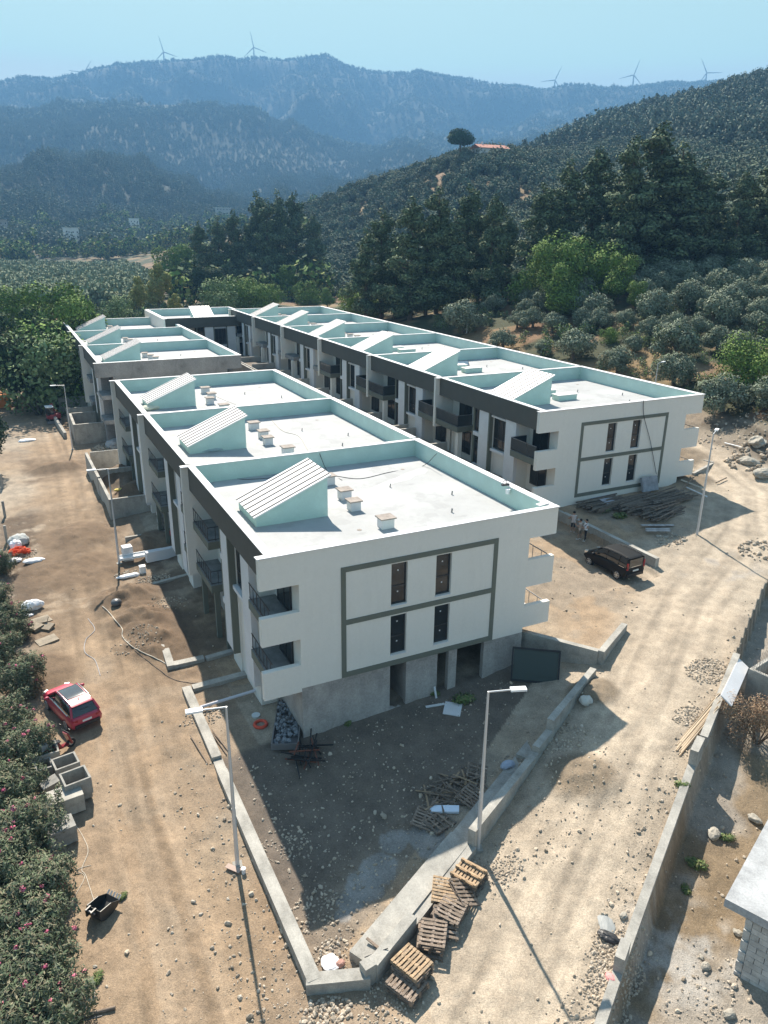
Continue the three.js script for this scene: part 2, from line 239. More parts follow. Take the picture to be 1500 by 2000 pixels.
function groundColour(x, z, y) {
  const r = Math.hypot(x, z); let c;
  const n1 = fbm(x / 2.6, z / 2.6, 5, 3), n2 = fbm(x / 0.7, z / 0.7, 4, 23), n3 = fbm(x / 11, z / 11, 4, 41);
  if (r < 200) {
    c = mixc(SAND, PALE, ss(0.4, 0.65, n3));
    const dR = segd(x, z, ROADR);
    if (x > 10 && z > -75) c = mixc(c, PALE, 0.7 * (1 - ss(2, 4.5, dR)));
    c = mixc(c, GRIT, 0.75 * ss(0.52, 0.62, n1) * ss(1.8, 4, dR));                         // stony patches
    if (x < 9) c = mixc(c, [0.42, 0.30, 0.20], 0.45 * ss(0.5, 0.66, fbm(x / 4, z / 7, 4, 88)));
    const soilM = inBox(x, z, -1.6, 6.4, -74, -50, 2.5) * ss(0.36, 0.5, n1 * 0.5 + n2 * 0.5); c = mixc(c, SOIL, 0.92 * soilM);
    c = mixc(c, SOIL, 0.9 * inBox(x, z, 1, 6.5, -95, -86, 2) * ss(0.3, 0.45, n1));
    c = mixc(c, SOIL, 0.8 * inBox(x, z, 4, 11, -60, -41, 1) * ss(0.3, 0.5, n1));
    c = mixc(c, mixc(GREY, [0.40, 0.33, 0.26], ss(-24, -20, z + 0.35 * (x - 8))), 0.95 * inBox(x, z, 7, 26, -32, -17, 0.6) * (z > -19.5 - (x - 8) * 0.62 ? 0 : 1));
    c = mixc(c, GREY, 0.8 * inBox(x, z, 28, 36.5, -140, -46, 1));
    for (const t of TRACKS) { const d = Math.abs(segd(x, z, t) + 0.25 * (n1 - 0.5)); c = mixc(c, x < 9 ? [0.335, 0.235, 0.15] : [0.60, 0.50, 0.39], 0.7 * (1 - ss(0.14, 0.36, d)) * ss(0.25, 0.5, n2)); }
    { const L = x < 9, [d, s] = rc(x, z, L ? ROADL : ROADR), m = (1 - ss(2.2, 4.4, Math.abs(d))) * (L ? 1 : ss(9, 11, x));
      if (m > 0) { const k1 = fbm(d * 1.9 + 9, s * 0.11, 4, 101), k2 = fbm(d * 6.5, s * 0.4, 4, 105), w = 0.3 * (fbm(s * 0.15, 3, 3, 107) - 0.5); let q = (k1 - 0.5) * 0.26 + (k2 - 0.5) * 0.22;
        for (const o of [-1.45, 0.1, 0.75, 2.0]) q -= 0.17 * (1 - ss(0.1, 0.26, Math.abs(d + w - o))) * ss(0.3, 0.6, fbm(s * 0.3, o * 3, 3, 111)); for (const o of [-0.7, 1.3]) q += 0.13 * (1 - ss(0.15, 0.5, Math.abs(d + w - o)));
        c = mixc(c, L ? [0.50, 0.375, 0.255] : [0.62, 0.53, 0.425], 0.55 * m); c = c.map((v) => v * (1 + q * m)); } }
    const s = sideRW(x, z); if (s < 0 && x > 8 && z > -32) c = mixc(c, mixc([0.36, 0.275, 0.18], [0.46, 0.41, 0.35], ss(0.42, 0.6, n1)), ss(0, 0.5, -s));
    for (const [cx, cz, cr] of CEM) { const d = Math.hypot(x - cx, z - cz) / cr + 0.9 * (fbm(x * 1.1, z * 1.1, 4, 131) - 0.5); c = mixc(c, [0.44, 0.43, 0.42], 0.85 * ss(0.8, 0.66, d)); }
    c = mixc(c, WHITE, 0.8 * ss(0.35, 0.62, n2 + 0.35 * (n1 - 0.5)) * (1 - ss(1.2, 3.2, Math.hypot(x - 20.2, (z + 14.2) * 1.2))));    // lime spilt by the block wall
    c = mixc(c, [0.5, 0.47, 0.44], 0.7 * ss(0.45, 0.55, n1) * (1 - ss(1.5, 4, Math.hypot(x - 43, z + 33))));
    for (const [hx, hz, hr] of HEAPS) { const d = Math.hypot(x - hx, z - hz) / hr; if (d < 1) c = mixc(c, hx > 20 ? [0.30, 0.235, 0.165] : [0.27, 0.19, 0.125], 0.85 * ss(1, 0.6, d + 0.5 * (n1 - 0.5))); }
    const hill = Math.max(ss(61.5, 64, x + 0.02 * z) * ss(-32, -38, z), ss(-138, -150, z), ss(48, 56, x) * ss(-30, -26, z) * 0), west = ss(-5.5, -7.5, x) * (1 - hill);
    const turf = mixc(mixc(STRAW, REDS, ss(0.45, 0.7, n3)), OLIVE, ss(0.47, 0.6, fbm(x / 5, z / 5, 4, 55)));
    c = mixc(c, turf, hill); c = mixc(c, mixc([0.34, 0.24, 0.14], OLIVE, 0.5 + 0.5 * ss(0.45, 0.6, n1)), west);
    if (x > 60) { const bank = ss(60.5, 63, x + 0.02 * z) * (1 - ss(67, 69, x)) * ss(-40, -44, z) * ss(-100, -80, z) * 0 + ss(61, 62.5, x) * (1 - ss(66, 68, x)) * ss(-38, -42, z) * ss(-86, -78, z); c = mixc(c, mixc([0.36, 0.31, 0.25], [0.19, 0.155, 0.12], ss(0.4, 0.6, fbm(x / 0.8, z / 3, 4, 91))), 0.85 * bank); }
  }
  if (r < 200) c = c.map((v, i) => v * (x < 9 ? [0.80, 0.765, 0.725] : [0.88, 0.85, 0.81])[i]);
  if (r > 150) {
    const az = Math.atan2(x, -z); let f = mixc(FOREST, OLIVE, 0.6 * ss(0.4, 0.62, fbm(x / 60, z / 60, 5, 7)));
    f = mixc(f, mixc(STRAW, REDS, ss(0.4, 0.6, n3)), 0.85 * ss(0.52, 0.58, fbm(x / 11, z / 11, 3, 19)) * (1 - ss(480, 700, r)));
    if (r > 900) f = mixc([0.042, 0.055, 0.036], [0.062, 0.07, 0.048], 0.6 * ss(0.5, 0.75, fbm(x / 140, z / 140, 6, 29)));
    if (az < 0.16 && r < 560) f = mixc(f, mixc([0.13, 0.15, 0.075], [0.30, 0.25, 0.14], ss(0.48, 0.62, fbm(x / 30, z / 12, 4, 66))), ss(220, 260, r) * ss(0.16, 0.1, az) * (1 - ss(480, 560, r)));
    c = r < 200 ? mixc(c, f, ss(165, 200, r)) : f;
  }
  const k = 0.9 + 0.22 * (n2 - 0.5) + 0.25 * (n1 - 0.5); return [c[0] * k, c[1] * k, c[2] * k];
}
{
  const A = []; const a0 = YAW - 0.66, a1 = YAW + 0.66, NA = 560;
  for (let i = 0; i <= NA; i++) A.push(lerp(a0, a1, i / NA));
  for (let i = 1; i < 60; i++) A.push(lerp(a1, a0 + 2 * Math.PI, i / 60));
  const Rr = [0]; let r = 3; while (r < 3900) { Rr.push(r); r *= r < 14 ? 1.06 : r < 75 ? 1.0046 : r < 150 ? 1.0062 : 1.009; }
  const nA = A.length, nR = Rr.length, pos = new Float32Array(nA * nR * 3), col = new Float32Array(nA * nR * 3), uv = new Float32Array(nA * nR * 2), idx = [];
  for (let j = 0; j < nR; j++) for (let i = 0; i < nA; i++) {
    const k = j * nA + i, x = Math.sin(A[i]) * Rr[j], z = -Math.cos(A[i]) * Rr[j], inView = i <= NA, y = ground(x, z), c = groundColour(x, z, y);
    pos.set([x, y, z], k * 3); col.set(c, k * 3); uv.set([x, z], k * 2);
    if (j + 1 < nR) { const i2 = (i + 1) % nA, a = k, b = j * nA + i2, cc = k + nA, d = (j + 1) * nA + i2; if (inView || j % 1 === 0) idx.push(a, b, cc, b, d, cc); }
  }
  const g = new THREE.BufferGeometry(); g.setAttribute('position', new THREE.BufferAttribute(pos, 3)); g.setAttribute('color', new THREE.BufferAttribute(col, 3)); g.setAttribute('uv', new THREE.BufferAttribute(uv, 2)); g.setIndex(idx); g.computeVertexNormals();
  if (g.attributes.normal.getY(nA * 20 + 5) < 0) { for (let i = 0; i < idx.length; i += 3) { const t = idx[i]; idx[i] = idx[i + 1]; idx[i + 1] = t; } g.setIndex(idx); g.computeVertexNormals(); }
  const o = new THREE.Mesh(g, new THREE.MeshStandardMaterial({ vertexColors: true, map: rep(T.grain, 3.1), bumpMap: rep(T.bump, 2.3), bumpScale: 0.035, roughness: 1 }));
  o.name = 'ground'; o.receiveShadow = o.castShadow = true; tag(o, 'dusty building site ground rising to wooded hills and a far mountain ridge', null, null, 'structure'); scene.add(o);
}
// ---------------------------------------------------------------- the terraced houses
const WD = 17.6;                                                             // from the west eaves to the east eaves
function prism(pts, holes, z0, depth) {
  const s = new THREE.Shape(pts.map(([x, y]) => new THREE.Vector2(x, y)));
  for (const [x0, y0, x1, y1] of holes) s.holes.push(new THREE.Path([[x0, y0], [x1, y0], [x1, y1], [x0, y1]].map(([x, y]) => new THREE.Vector2(x, y))));
  return new THREE.ExtrudeGeometry(s, { depth, bevelEnabled: false }).translate(0, 0, z0);
}
function windowZ(parent, x0, y0, x1, y1, z, rail = 0.42) {                   // a window facing +z
  const f = mb(), t = 0.06; f.box(x0, y0, z - 0.07, x0 + t, y1, z); f.box(x1 - t, y0, z - 0.07, x1, y1, z); f.box(x0 + t, y0, z - 0.07, x1 - t, y0 + t, z); f.box(x0 + t, y1 - t, z - 0.07, x1 - t, y1, z);
  if (rail) { const yr = lerp(y0, y1, rail); f.box(x0 + t, yr, z - 0.07, x1 - t, yr + 0.07, z + 0.003); }
  const w = f.build('window', M.frame, parent); mb().box(x0 + t, y0 + t, z - 0.045, x1 - t, y1 - t, z - 0.03).build('pane', M.glass, w); if (rail) for (const k of [0.78, 0.27]) mb().box((x0 + x1) / 2 - 0.04, lerp(y0, y1, k), z - 0.03, (x0 + x1) / 2 + 0.04, lerp(y0, y1, k) + 0.08, z - 0.026).build('sticker', M.white, w); return w;
}
function windowX(parent, z0, y0, z1, y1, x, bars, name = 'window', rail = 0.3) {   // a window facing -x, z0 nearer than z1 (both negative)
  const f = mb(), t = 0.07; const a = Math.min(z0, z1), b = Math.max(z0, z1);
  f.box(x, y0, a, x + 0.09, y1, a + t); f.box(x, y0, b - t, x + 0.09, y1, b); f.box(x, y0, a + t, x + 0.09, y0 + t, b - t); f.box(x, y1 - t, a + t, x + 0.09, y1, b - t);
  for (let i = 1; i < bars; i++) { const q = lerp(a, b, i / bars); f.box(x + 0.003, y0 + t, q - 0.03, x + 0.087, y1 - t, q + 0.03); }
  if (rail) { const yr = lerp(y0, y1, rail); f.box(x + 0.006, yr, a + t, x + 0.08, yr + 0.06, b - t); }
  const w = f.build(name, M.frame, parent); mb().box(x + 0.03, y0 + t, a + t, x + 0.045, y1 - t, b - t).build('pane', M.glass, w); return w;
}
function balcony(h, z0, z1, y, o) {                                          // west balcony, z0 near end, z1 far end, floor level y
  const x0 = o.glass ? 0.12 : 0.5, b = mb().box(x0, y - 0.5, z1, 2.02, y, z0).build('balcony', o.rawFace ? M.greyConcrete : M.trim, h);
  mb().box(x0 + 0.02, y, z1, 2.0, y + 0.015, z0).build('floor', M.floor, b);
  if (o.glass) {
    const g = mb(); g.box(x0 + 0.02, y + 0.06, z1, x0 + 0.035, y + 1.05, z0 - 0.02); if (o.endNear) g.box(x0 + 0.05, y + 0.06, z0 - 0.03, 1.7, y + 1.05, z0 - 0.015); if (o.endFar) g.box(x0 + 0.05, y + 0.06, z1 + 0.015, 1.7, y + 1.05, z1 + 0.03);
    g.build('glass_railing', M.smoked, b);
    const r = mb().box(x0, y + 1.05, z1, x0 + 0.055, y + 1.09, z0); if (o.endNear) r.box(x0 + 0.055, y + 1.05, z0 - 0.05, 1.7, y + 1.09, z0); if (o.endFar) r.box(x0 + 0.055, y + 1.05, z1, 1.7, y + 1.09, z1 + 0.05); r.build('handrail', M.steel, b);
  } else if (o.bars) {
    const r = mb(); for (const yy of [0.95, 0.12]) { r.box(x0 + 0.05, y + yy, z1, x0 + 0.09, y + yy + 0.04, z0); if (o.endNear) r.box(x0 + 0.09, y + yy, z0 - 0.09, 1.7, y + yy + 0.04, z0 - 0.05); }
    for (let q = z1 + 0.1; q < z0; q += 0.62) r.box(x0 + 0.055, y, q, x0 + 0.085, y + 1.0, q + 0.035);
    if (o.endNear) for (let q = x0 + 0.5; q < 1.7; q += 0.5) r.box(q, y, z0 - 0.085, q + 0.035, y + 1.0, z0 - 0.055);
    r.build('railing', M.frame, b);
  }
}
// one house of a terrace; its origin is the near west corner at the underside of the lower balcony, it runs towards -z for L metres
function makeHouse(p, turn, L, o, label) {
  const h = thing('terraced_house', p, turn, label, 'terraced house', 'terraced houses with flat white roofs');
  const Z = -L, k = L / 16.5, wallM = o.raw ? M.greyConcrete : M.paint, zz = (q) => -q * k, base = o.base;
  // the end wall towards the camera: an E-shaped profile with its windows
  const body = mb();
  if (o.front) {
    const right = o.raw ? [[15.75, 6.15], [WD, 6.15]] : [[15.75, 1.86], [WD, 1.86], [WD, 0.5], [15.75, 0.5]];
    const out = o.raw ? [[0, 7.74], [0, 6.08], [2, 6.08], [2, base], [15.75, base], [15.75, 6.15], [WD, 6.15], [WD, 7.74]]
      : [[0, 7.74], [0, 6.08], [2, 6.08], [2, 4.6], [0, 4.6], [0, 3.05], [2, 3.05], [2, 1.58], [0, 1.58], [0, 0], [2, 0], [2, base > -1 ? base : 0.2], [15.75, base > -1 ? base : 0.2], [15.75, 0.5], [WD, 0.5], [WD, 1.86], [15.75, 1.86], [15.75, 3.12], [WD, 3.12], [WD, 4.8], [15.75, 4.8], [15.75, 6.15], [WD, 6.15], [WD, 7.74]];
    const holes = o.raw ? [[6.95, 3.3, 7.95, 5.4], [9.95, 3.3, 10.95, 5.4]] : [[7.05, 3.8, 8.0, 6.2], [9.72, 3.8, 10.68, 6.2], [7.05, 0.86, 8.0, 3.2], [9.72, 0.86, 10.68, 3.2]];
    if (base > -1 && !o.raw) { out[10] = [0, 0]; }
    body.add(prism(out, holes, -0.3, 0.3));
    if (o.raw) for (const q of holes) windowZ(h, q[0], q[1], q[2], q[3], -0.02, 0);
    else for (const q of holes) windowZ(h, q[0], q[1], q[2], q[3], -0.16);
    if (base < -1 && !o.raw) {
      const bw = mb(); bw.add(prism([[2, base], [15.75, base], [15.75, 0.2], [13.1, 0.2], [13.1, -2.5], [11.29, -2.5], [11.29, 0.2], [10.75, 0.2], [10.75, -2.6], [10.02, -2.6], [10.02, 0.2], [8.05, 0.2], [8.05, -2.55], [7.06, -2.55], [7.06, 0.2], [2, 0.2]], [], -0.3, 0.297));
      bw.box(2.003, base, Z, 2.3, 0.197, -0.303); bw.box(15.45, base, Z, 15.747, 0.197, -0.303); bw.box(7.1, base, -6, 10.4, 0.1, -5.8); bw.box(2.3, -2.75, Z + 0.3, 15.4, -2.6, -0.3); bw.box(8.1, -2.6, -5.8, 8.25, 0.1, -0.31);
      bw.build('basement_wall', M.raw, h);
    }
    if (!o.raw) {                                                            // the dark band framed on the end wall
      const t = mb(), zf = 0.04; t.box(4.22, 6.27, 0.001, 13.62, 6.55, zf); t.box(4.22, 0.22, 0.001, 13.62, 0.52, zf); t.box(4.22, 0.52, 0.001, 4.48, 6.27, zf); t.box(13.36, 0.52, 0.001, 13.62, 6.27, zf); t.box(4.48, 3.29, 0.001, 13.36, 3.58, zf);
      t.build('facade_trim', M.trim, h);
      for (const [a, b] of [[7.05, 3.8], [9.72, 3.8], [7.05, 0.86], [9.72, 0.86]]) mb().box(a - 0.02, b - 0.05, -0.15, a + 0.98, b - 0.003, 0.03).build('window_sill', M.white, h);
    }
  } else body.box(0, o.deepFin ? 0 : 3.05, -0.3, 2, 7.74, -0.003);
  // side walls, floors and the far wall
  body.box(2.003, Math.max(base, 0.2), Z, 2.25, 6.35, -0.303); body.box(15.5, Math.max(base, 0.2), Z, 15.747, 6.35, -0.303);
  body.box(2.25, 3.45, Z, 15.5, 3.72, -0.303); body.box(2.25, 0.45, Z, 15.5, 0.72, -0.303);
  body.box(2.25, 0.72, -7, 15.5, 3.45, -6.9); body.box(2.25, 3.72, -7, 15.5, 6.3, -6.9);
  body.box(15.75, 6.15, Z, WD - 0.003, 6.35, -0.303); body.box(17.305, 6.35, Z, WD - 0.003, 7.74, -0.303);
  if (o.last) body.box(0.05, base, Z - 0.3, WD - 0.05, 7.735, Z - 0.003);
  body.build('wall', wallM, h);
  mb().box(0.45, 6.10, Z + 0.003, 0.7, 7.72, o.front ? -0.303 : -0.303).build('fascia', o.raw ? M.fascia : M.fascia, h);
  mb().box(0.7, 6.36, Z + 0.25, WD - 0.3, 6.53, -0.3).build('roof', M.roof, h);
  mb().box(0.7, 6.05, Z, 2.003, 6.355, -0.303).build('soffit', M.trim, h);
  // parapet walls lining the roof, white copings on top
  const pp = mb(); pp.box(0.7, 6.53, Z + 0.25, 0.82, 7.72, -0.3); pp.box(17.2, 6.53, Z + 0.25, 17.3, 7.72, -0.3); pp.box(0.82, 6.53, Z + 0.003, 17.2, 7.72, Z + 0.25); if (o.front) pp.box(0.82, 6.53, -0.36, 17.2, 7.72, -0.303);
  pp.build('parapet', M.mint, h);
  const cp = mb(); cp.box(0.42, 7.745, Z + 0.33, 0.86, 7.79, -0.36); cp.box(17.14, 7.745, Z + 0.33, WD + 0.05, 7.79, -0.36); cp.box(-0.06, 7.745, Z - 0.06, WD + 0.06, 7.792, Z + 0.33); if (o.front) cp.box(-0.06, 7.745, -0.36, WD + 0.06, 7.794, 0.05);
  cp.build('coping', M.white, h);
  // stair hatch: a mint wedge under a seamed metal sheet
  { const x0 = 2.1, x1 = 6.45, za = zz(7.1), zb = zz(10.55), y0 = 6.53, lo = y0 + 0.6, hi = y0 + 2.42;
    const s = new THREE.Shape([[x0, y0], [x1, y0], [x1, hi], [x0, lo]].map((q) => new THREE.Vector2(...q)));
    const ht = mb().add(new THREE.ExtrudeGeometry(s, { depth: za - zb, bevelEnabled: false }), new THREE.Matrix4().makeTranslation(0, 0, zb)).build('roof_hatch', M.mint, h);
    const d = V(x1 - x0, hi - lo, 0).normalize(), a = Math.atan2(hi - lo, x1 - x0), sh = mb(), cx = (x0 + x1) / 2, cy = (lo + hi) / 2 + 0.045;
    sh.rbox(cx + 0.02, cy + 0.01, (za + zb) / 2, Math.hypot(x1 - x0, hi - lo) + 0.36, 0.08, za - zb + 0.3, 0, 0, a); sh.build('roof_sheet', M.sheet, ht);
    const rb = mb(), n = 6; for (let i = 0; i < n; i++) { const q = lerp(zb + 0.18, za - 0.1, i / (n - 1)); rb.rbox(cx + 0.02 - 0.06 * Math.sin(a), cy + 0.065, q, Math.hypot(x1 - x0, hi - lo) + 0.37, 0.045, 0.07, 0, 0, a); } rb.build('sheet_seam', M.seam, ht); }
  for (const [x, q, s, low] of o.vents) {                                     // low chimneys under a stone cap, or long mint kerbs of roof lights
    if (low) { const v = mb().box(x - s, 6.53, zz(q) - 0.45, x + s, 7.0, zz(q) + 0.45).build('roof_light', M.mint, h); mb().box(x - s - 0.07, 7.0, zz(q) - 0.52, x + s + 0.07, 7.05, zz(q) + 0.52).build('cap', M.sheet, v); }
    else { const v = mb().box(x - 0.38 * s, 6.53, zz(q) - 0.33, x + 0.38 * s, 7.1, zz(q) + 0.33).build('vent_box', M.white, h); mb().box(x - 0.38 * s - 0.1, 7.1, zz(q) - 0.43, x + 0.38 * s + 0.1, 7.17, zz(q) + 0.43).build('cap', M.tile, v); }
  }
  for (const [x, q, r] of [[13.4, 4.6, .05], [12.2, 10.4, .04], [15.1, 7.4, .045]]) mb().bar(V(x, 6.53, zz(q)), V(x + .03, 6.78, zz(q)), r, 8).build('vent_pipe', M.steel, h);
  for (const [x, q] of [[7.2, 4.3], [14.8, 13.6]]) mb().add(new THREE.CylinderGeometry(.14, .14, .012, 14).translate(x, 6.538, zz(q))).build('roof_drain', M.tile, h);
  if (o.bare) return h;
  // west front: white panels, tall stair window, doors and balconies
  const st = mb(); st.box(0.95, base, zz(9.5), 2.003, 6.05, zz(7.7)); st.box(0.95, base, zz(5.4), 2.003, 6.05, zz(3.85)); st.box(1.05, base, zz(7.7), 2.003, 2.85, zz(5.4)); st.box(0.95, 5.95, zz(7.7), 2.003, 6.05, zz(5.4)); st.build('stair_wall', wallM, h);
  for (const [a, b] of [[3.85, 5.35], [7.95, 9.5]]) mb().box(0.6, o.panelLow ?? 0.05, zz(b), 0.945, 6.1, zz(a)).build('white_panel', M.white, h);
  const dk = mb(); dk.box(0.55, o.panelLow ?? -0.2, zz(7.93), 0.946, 6.1, zz(7.75)); dk.box(0.75, o.panelLow ?? -0.2, zz(5.53), 0.946, 6.1, zz(5.37)); dk.box(0.9, base, zz(11.0), 2.003, 6.1, zz(10.75)); dk.build('dark_reveal', M.trim, h);
  const ws = windowX(h, zz(5.6), 3.05, zz(7.65), 5.75, 1.0, 3, 'stair_window'); mb().box(0.7, 2.75, zz(7.7), 0.98, 2.98, zz(5.55)).build('stair_window_sill', M.white, h); mb().box(0.7, 5.78, zz(7.7), 0.98, 5.95, zz(5.55)).build('stair_window_lintel', M.white, h);
  for (const y of [0.85, 3.85]) {
    windowX(h, zz(9.6), y + 0.05, zz(10.7), y + 2.25, 0.98, 2, 'french_door', 0); windowX(h, zz(12.9), y + 0.03, zz(15.1), y + 2.2, 1.9, 2, 'french_door', 0); windowX(h, zz(1.1), y + 0.03, zz(3.2), y + 2.2, 1.9, 2, 'french_door', 0);
    mb().box(0.8, y - 0.35, zz(10.74), 1.2, y, zz(9.52)).build('door_lintel', M.white, h);
  }
  const kinds = o.rail === 'glass' ? { glass: 1 } : { bars: 1 };
  if (o.rail !== 'none' || o.slabs) for (const y of o.levels) { const none = o.rail === 'none'; balcony(h, zz(12.4), Z + 0.003, y, { ...(none ? {} : kinds), endNear: 1, rawFace: none }); balcony(h, -0.31, zz(3.8), y, { ...(none ? {} : kinds), endFar: 1, rawFace: none }); }
  if (o.front && !o.raw) {                                                    // the east balconies end in short rails
    for (const y of [3.85, 0.85]) { const b = mb().box(15.76, y - 0.45, zz(4), WD - 0.25, y, -0.305).build('balcony', M.paint, h); const r = mb(); r.box(WD - 0.3, y + 0.95, zz(4), WD - 0.26, y + 1.0, -0.31); for (let q = 0.8; q < 4; q += 0.8) r.box(WD - 0.295, y, zz(q) - 0.03, WD - 0.265, y + 0.95, zz(q)); r.build('railing', M.steel, b); }
  }
  if (base < -1) { mb().box(0.7, base, zz(16.2), 1.0, 0.35, zz(15.9)).build('column', M.trim, h); mb().box(0.7, base, zz(12.7), 1.0, 0.35, zz(12.4)).build('column', M.trim, h); }
  else { const c = mb(); c.box(0.3, base, zz(13.0), 0.75, 3.36, zz(12.5)); c.build('column', wallM, h); }
  return h;
}
const FZ1 = [-31.68, -48.2, -64.55, -81.3], FZ2 = [-46.15, -62.2, -77.5, -92.4, -107, -121, -135], FZ3 = [-94.7, -111.1, -127.6, -144.2];
const V1 = [[8.75, 4.1, 1], [8.3, 7.5, 0.85], [8.6, 9.6, 0.9], [8.75, 12.7, 1]], VL = [[8.9, 8.2, 1.05, 1], [8.4, 10.6, 1, 1]], VS = [[8.3, 7, .8], [8, 9, .8], [7.6, 11, .8]];
const L1 = ['nearest house of the left terrace, its pale end wall with dark framing fully in view', 'middle house of the near left terrace, a bundle lying by its roof hatch', 'rearmost house of the near left terrace, a pale mattress by its roof hatch'];
for (let i = 0; i < 3; i++) makeHouse([9.22, 3.34, FZ1[i]], 0, FZ1[i] - FZ1[i + 1], { front: i === 0, last: i === 2, base: -3.6, deepFin: true, rail: 'bars', levels: [0.85, 3.85], vents: V1.map(([x, q, s]) => [x + (i === 2 ? -0.4 * (q < 8) : 0), q, s]), panelLow: -1.6 }, L1[i]);
const L2 = ['front house of the right terrace, timber stacked at its framed end wall', 'second house from the front of the right terrace, open skylight on its roof', 'third house from the front of the right terrace, low mint roof lights', 'fourth house from the front of the right terrace, bare balcony slab without glass', 'fifth house from the front of the right terrace, before the rearmost one', 'rearmost house of the right terrace, meeting the cross block at the back'];
for (let i = 0; i < 6; i++) makeHouse([36.37, 4.89, FZ2[i]], 0, FZ2[i] - FZ2[i + 1], { front: i === 0, last: i === 5, base: -0.9, rail: i < 3 ? 'glass' : 'none', slabs: 1, levels: [3.85], vents: i < 3 ? VL : VS }, L2[i]);
const L3 = ['grey raw concrete house at the front of the far left terrace', 'middle house of the far left terrace, behind the grey concrete end house', 'rearmost house of the far left terrace, farthest down the left dirt track'];
for (let i = 0; i < 3; i++) makeHouse([9.19, 3.07, FZ3[i]], 0, FZ3[i] - FZ3[i + 1], { front: i === 0, raw: i === 0, last: i === 2, base: -3.6, deepFin: true, rail: 'none', slabs: 1, levels: [0.85, 3.85], vents: VS }, L3[i]);
makeHouse([40.3, 4.0, -131.5], Math.PI / 2, 15.6, { front: true, last: true, base: -2, rail: 'none', slabs: 1, levels: [3.85], vents: [] }, 'cross house at the back closing the lane between the two terraces');
// ---------------------------------------------------------------- trees and bushes
// leaves: many small faces spread through overlapping clumps, bent outward so that clumps shade as volumes
function leafCrown(clumps, n, sz, cols, seed, long = 1, fill = 0.55) {
  const r = rng(seed), tot = clumps.reduce((s, c) => s + c[3] * c[3], 0), P = [], N = [], C = [];
  for (const [cx, cy, cz, cr, sq = 0.8] of clumps) {
    const m = Math.round(n * cr * cr / tot);
    for (let i = 0; i < m; i++) {
      const u = r() * 2 - 1, a = r() * 6.283, q = Math.sqrt(1 - u * u), rad = cr * (fill + (1 - fill) * Math.sqrt(r())) * (0.86 + 0.28 * fbm(a * 1.6 + cx * 3, u * 2.5 + cy, 2, seed));
      const d = V(q * Math.cos(a), u, q * Math.sin(a)), p = V(cx + d.x * rad, cy + d.y * rad * sq, cz + d.z * rad), nn = d.clone().multiplyScalar(0.75).add(V(r() - 0.5, r() - 0.25, r() - 0.5).multiplyScalar(1.5)).normalize();
      const t = V(r() - 0.5, r() - 0.5, r() - 0.5).cross(nn).normalize(), b = nn.clone().cross(t), s = sz * (0.6 + 0.8 * r()), L = s * long;
      const A = p.clone().addScaledVector(t, -L / 2), B = p.clone().addScaledVector(b, s / 2), D = p.clone().addScaledVector(b, -s / 2), E = p.clone().addScaledVector(t, L / 2);
      for (const v of [A, D, B, B, D, E]) P.push(v.x, v.y, v.z);
      const c = cols[Math.floor(r() * cols.length)], k = 0.75 + 0.5 * r(), sn = nn.clone().lerp(d, 0.55).normalize(); for (let w = 0; w < 6; w++) { N.push(sn.x, sn.y, sn.z); C.push(c[0] * k, c[1] * k, c[2] * k); }
    }
  }
  const g = new THREE.BufferGeometry(); g.setAttribute('position', new THREE.Float32BufferAttribute(P, 3)); g.setAttribute('normal', new THREE.Float32BufferAttribute(N, 3)); g.setAttribute('color', new THREE.Float32BufferAttribute(C, 3)); return g;
}
const leafM = new THREE.MeshStandardMaterial({ vertexColors: true, roughness: 1, side: THREE.DoubleSide });
const needleM = new THREE.MeshStandardMaterial({ vertexColors: true, roughness: 1, side: THREE.DoubleSide });
const barkM = mat(0.16, 0.12, 0.09, { map: rep(T.wood, 0.7) }), barkG = mat(0.20, 0.175, 0.15, { map: rep(T.wood, 0.6) });
function treeProto(name, crown, cm, trunkPts, bm) {
  const g = new THREE.Group(); g.name = name; const t = mb();
  for (const [a, b, r1, r2] of trunkPts) t.bar(V(...a), V(...b), r1, 7, r2);
  t.build('trunk', bm, g); const o = new THREE.Mesh(crown, cm); o.name = 'crown'; o.castShadow = o.receiveShadow = true; g.add(o); return g;
}
const OL = [[0.19, 0.22, 0.155], [0.145, 0.18, 0.12], [0.245, 0.27, 0.20], [0.11, 0.145, 0.085]];
const PI = [[0.115, 0.155, 0.08], [0.085, 0.12, 0.065], [0.16, 0.195, 0.10], [0.065, 0.095, 0.05]];
const GR = [[0.13, 0.2, 0.045], [0.17, 0.25, 0.05], [0.09, 0.15, 0.035]], YG = [[0.27, 0.27, 0.08], [0.2, 0.23, 0.065], [0.33, 0.29, 0.1]], DK = [[0.03, 0.06, 0.025], [0.045, 0.08, 0.03], [0.025, 0.045, 0.022]];
const PIF = [[0.12, 0.145, 0.10], [0.11, 0.135, 0.095], [0.13, 0.155, 0.11], [0.10, 0.125, 0.09]];
const OLD = [[0.13, 0.155, 0.10], [0.10, 0.13, 0.08], [0.165, 0.185, 0.125], [0.075, 0.105, 0.06]];
const LM = [[0.13, 0.21, 0.035], [0.10, 0.165, 0.035], [0.17, 0.235, 0.055]], RD = [[0.17, 0.23, 0.10], [0.13, 0.19, 0.07], [0.2, 0.26, 0.13]];
const olives = [], pines = [], rounds = [];
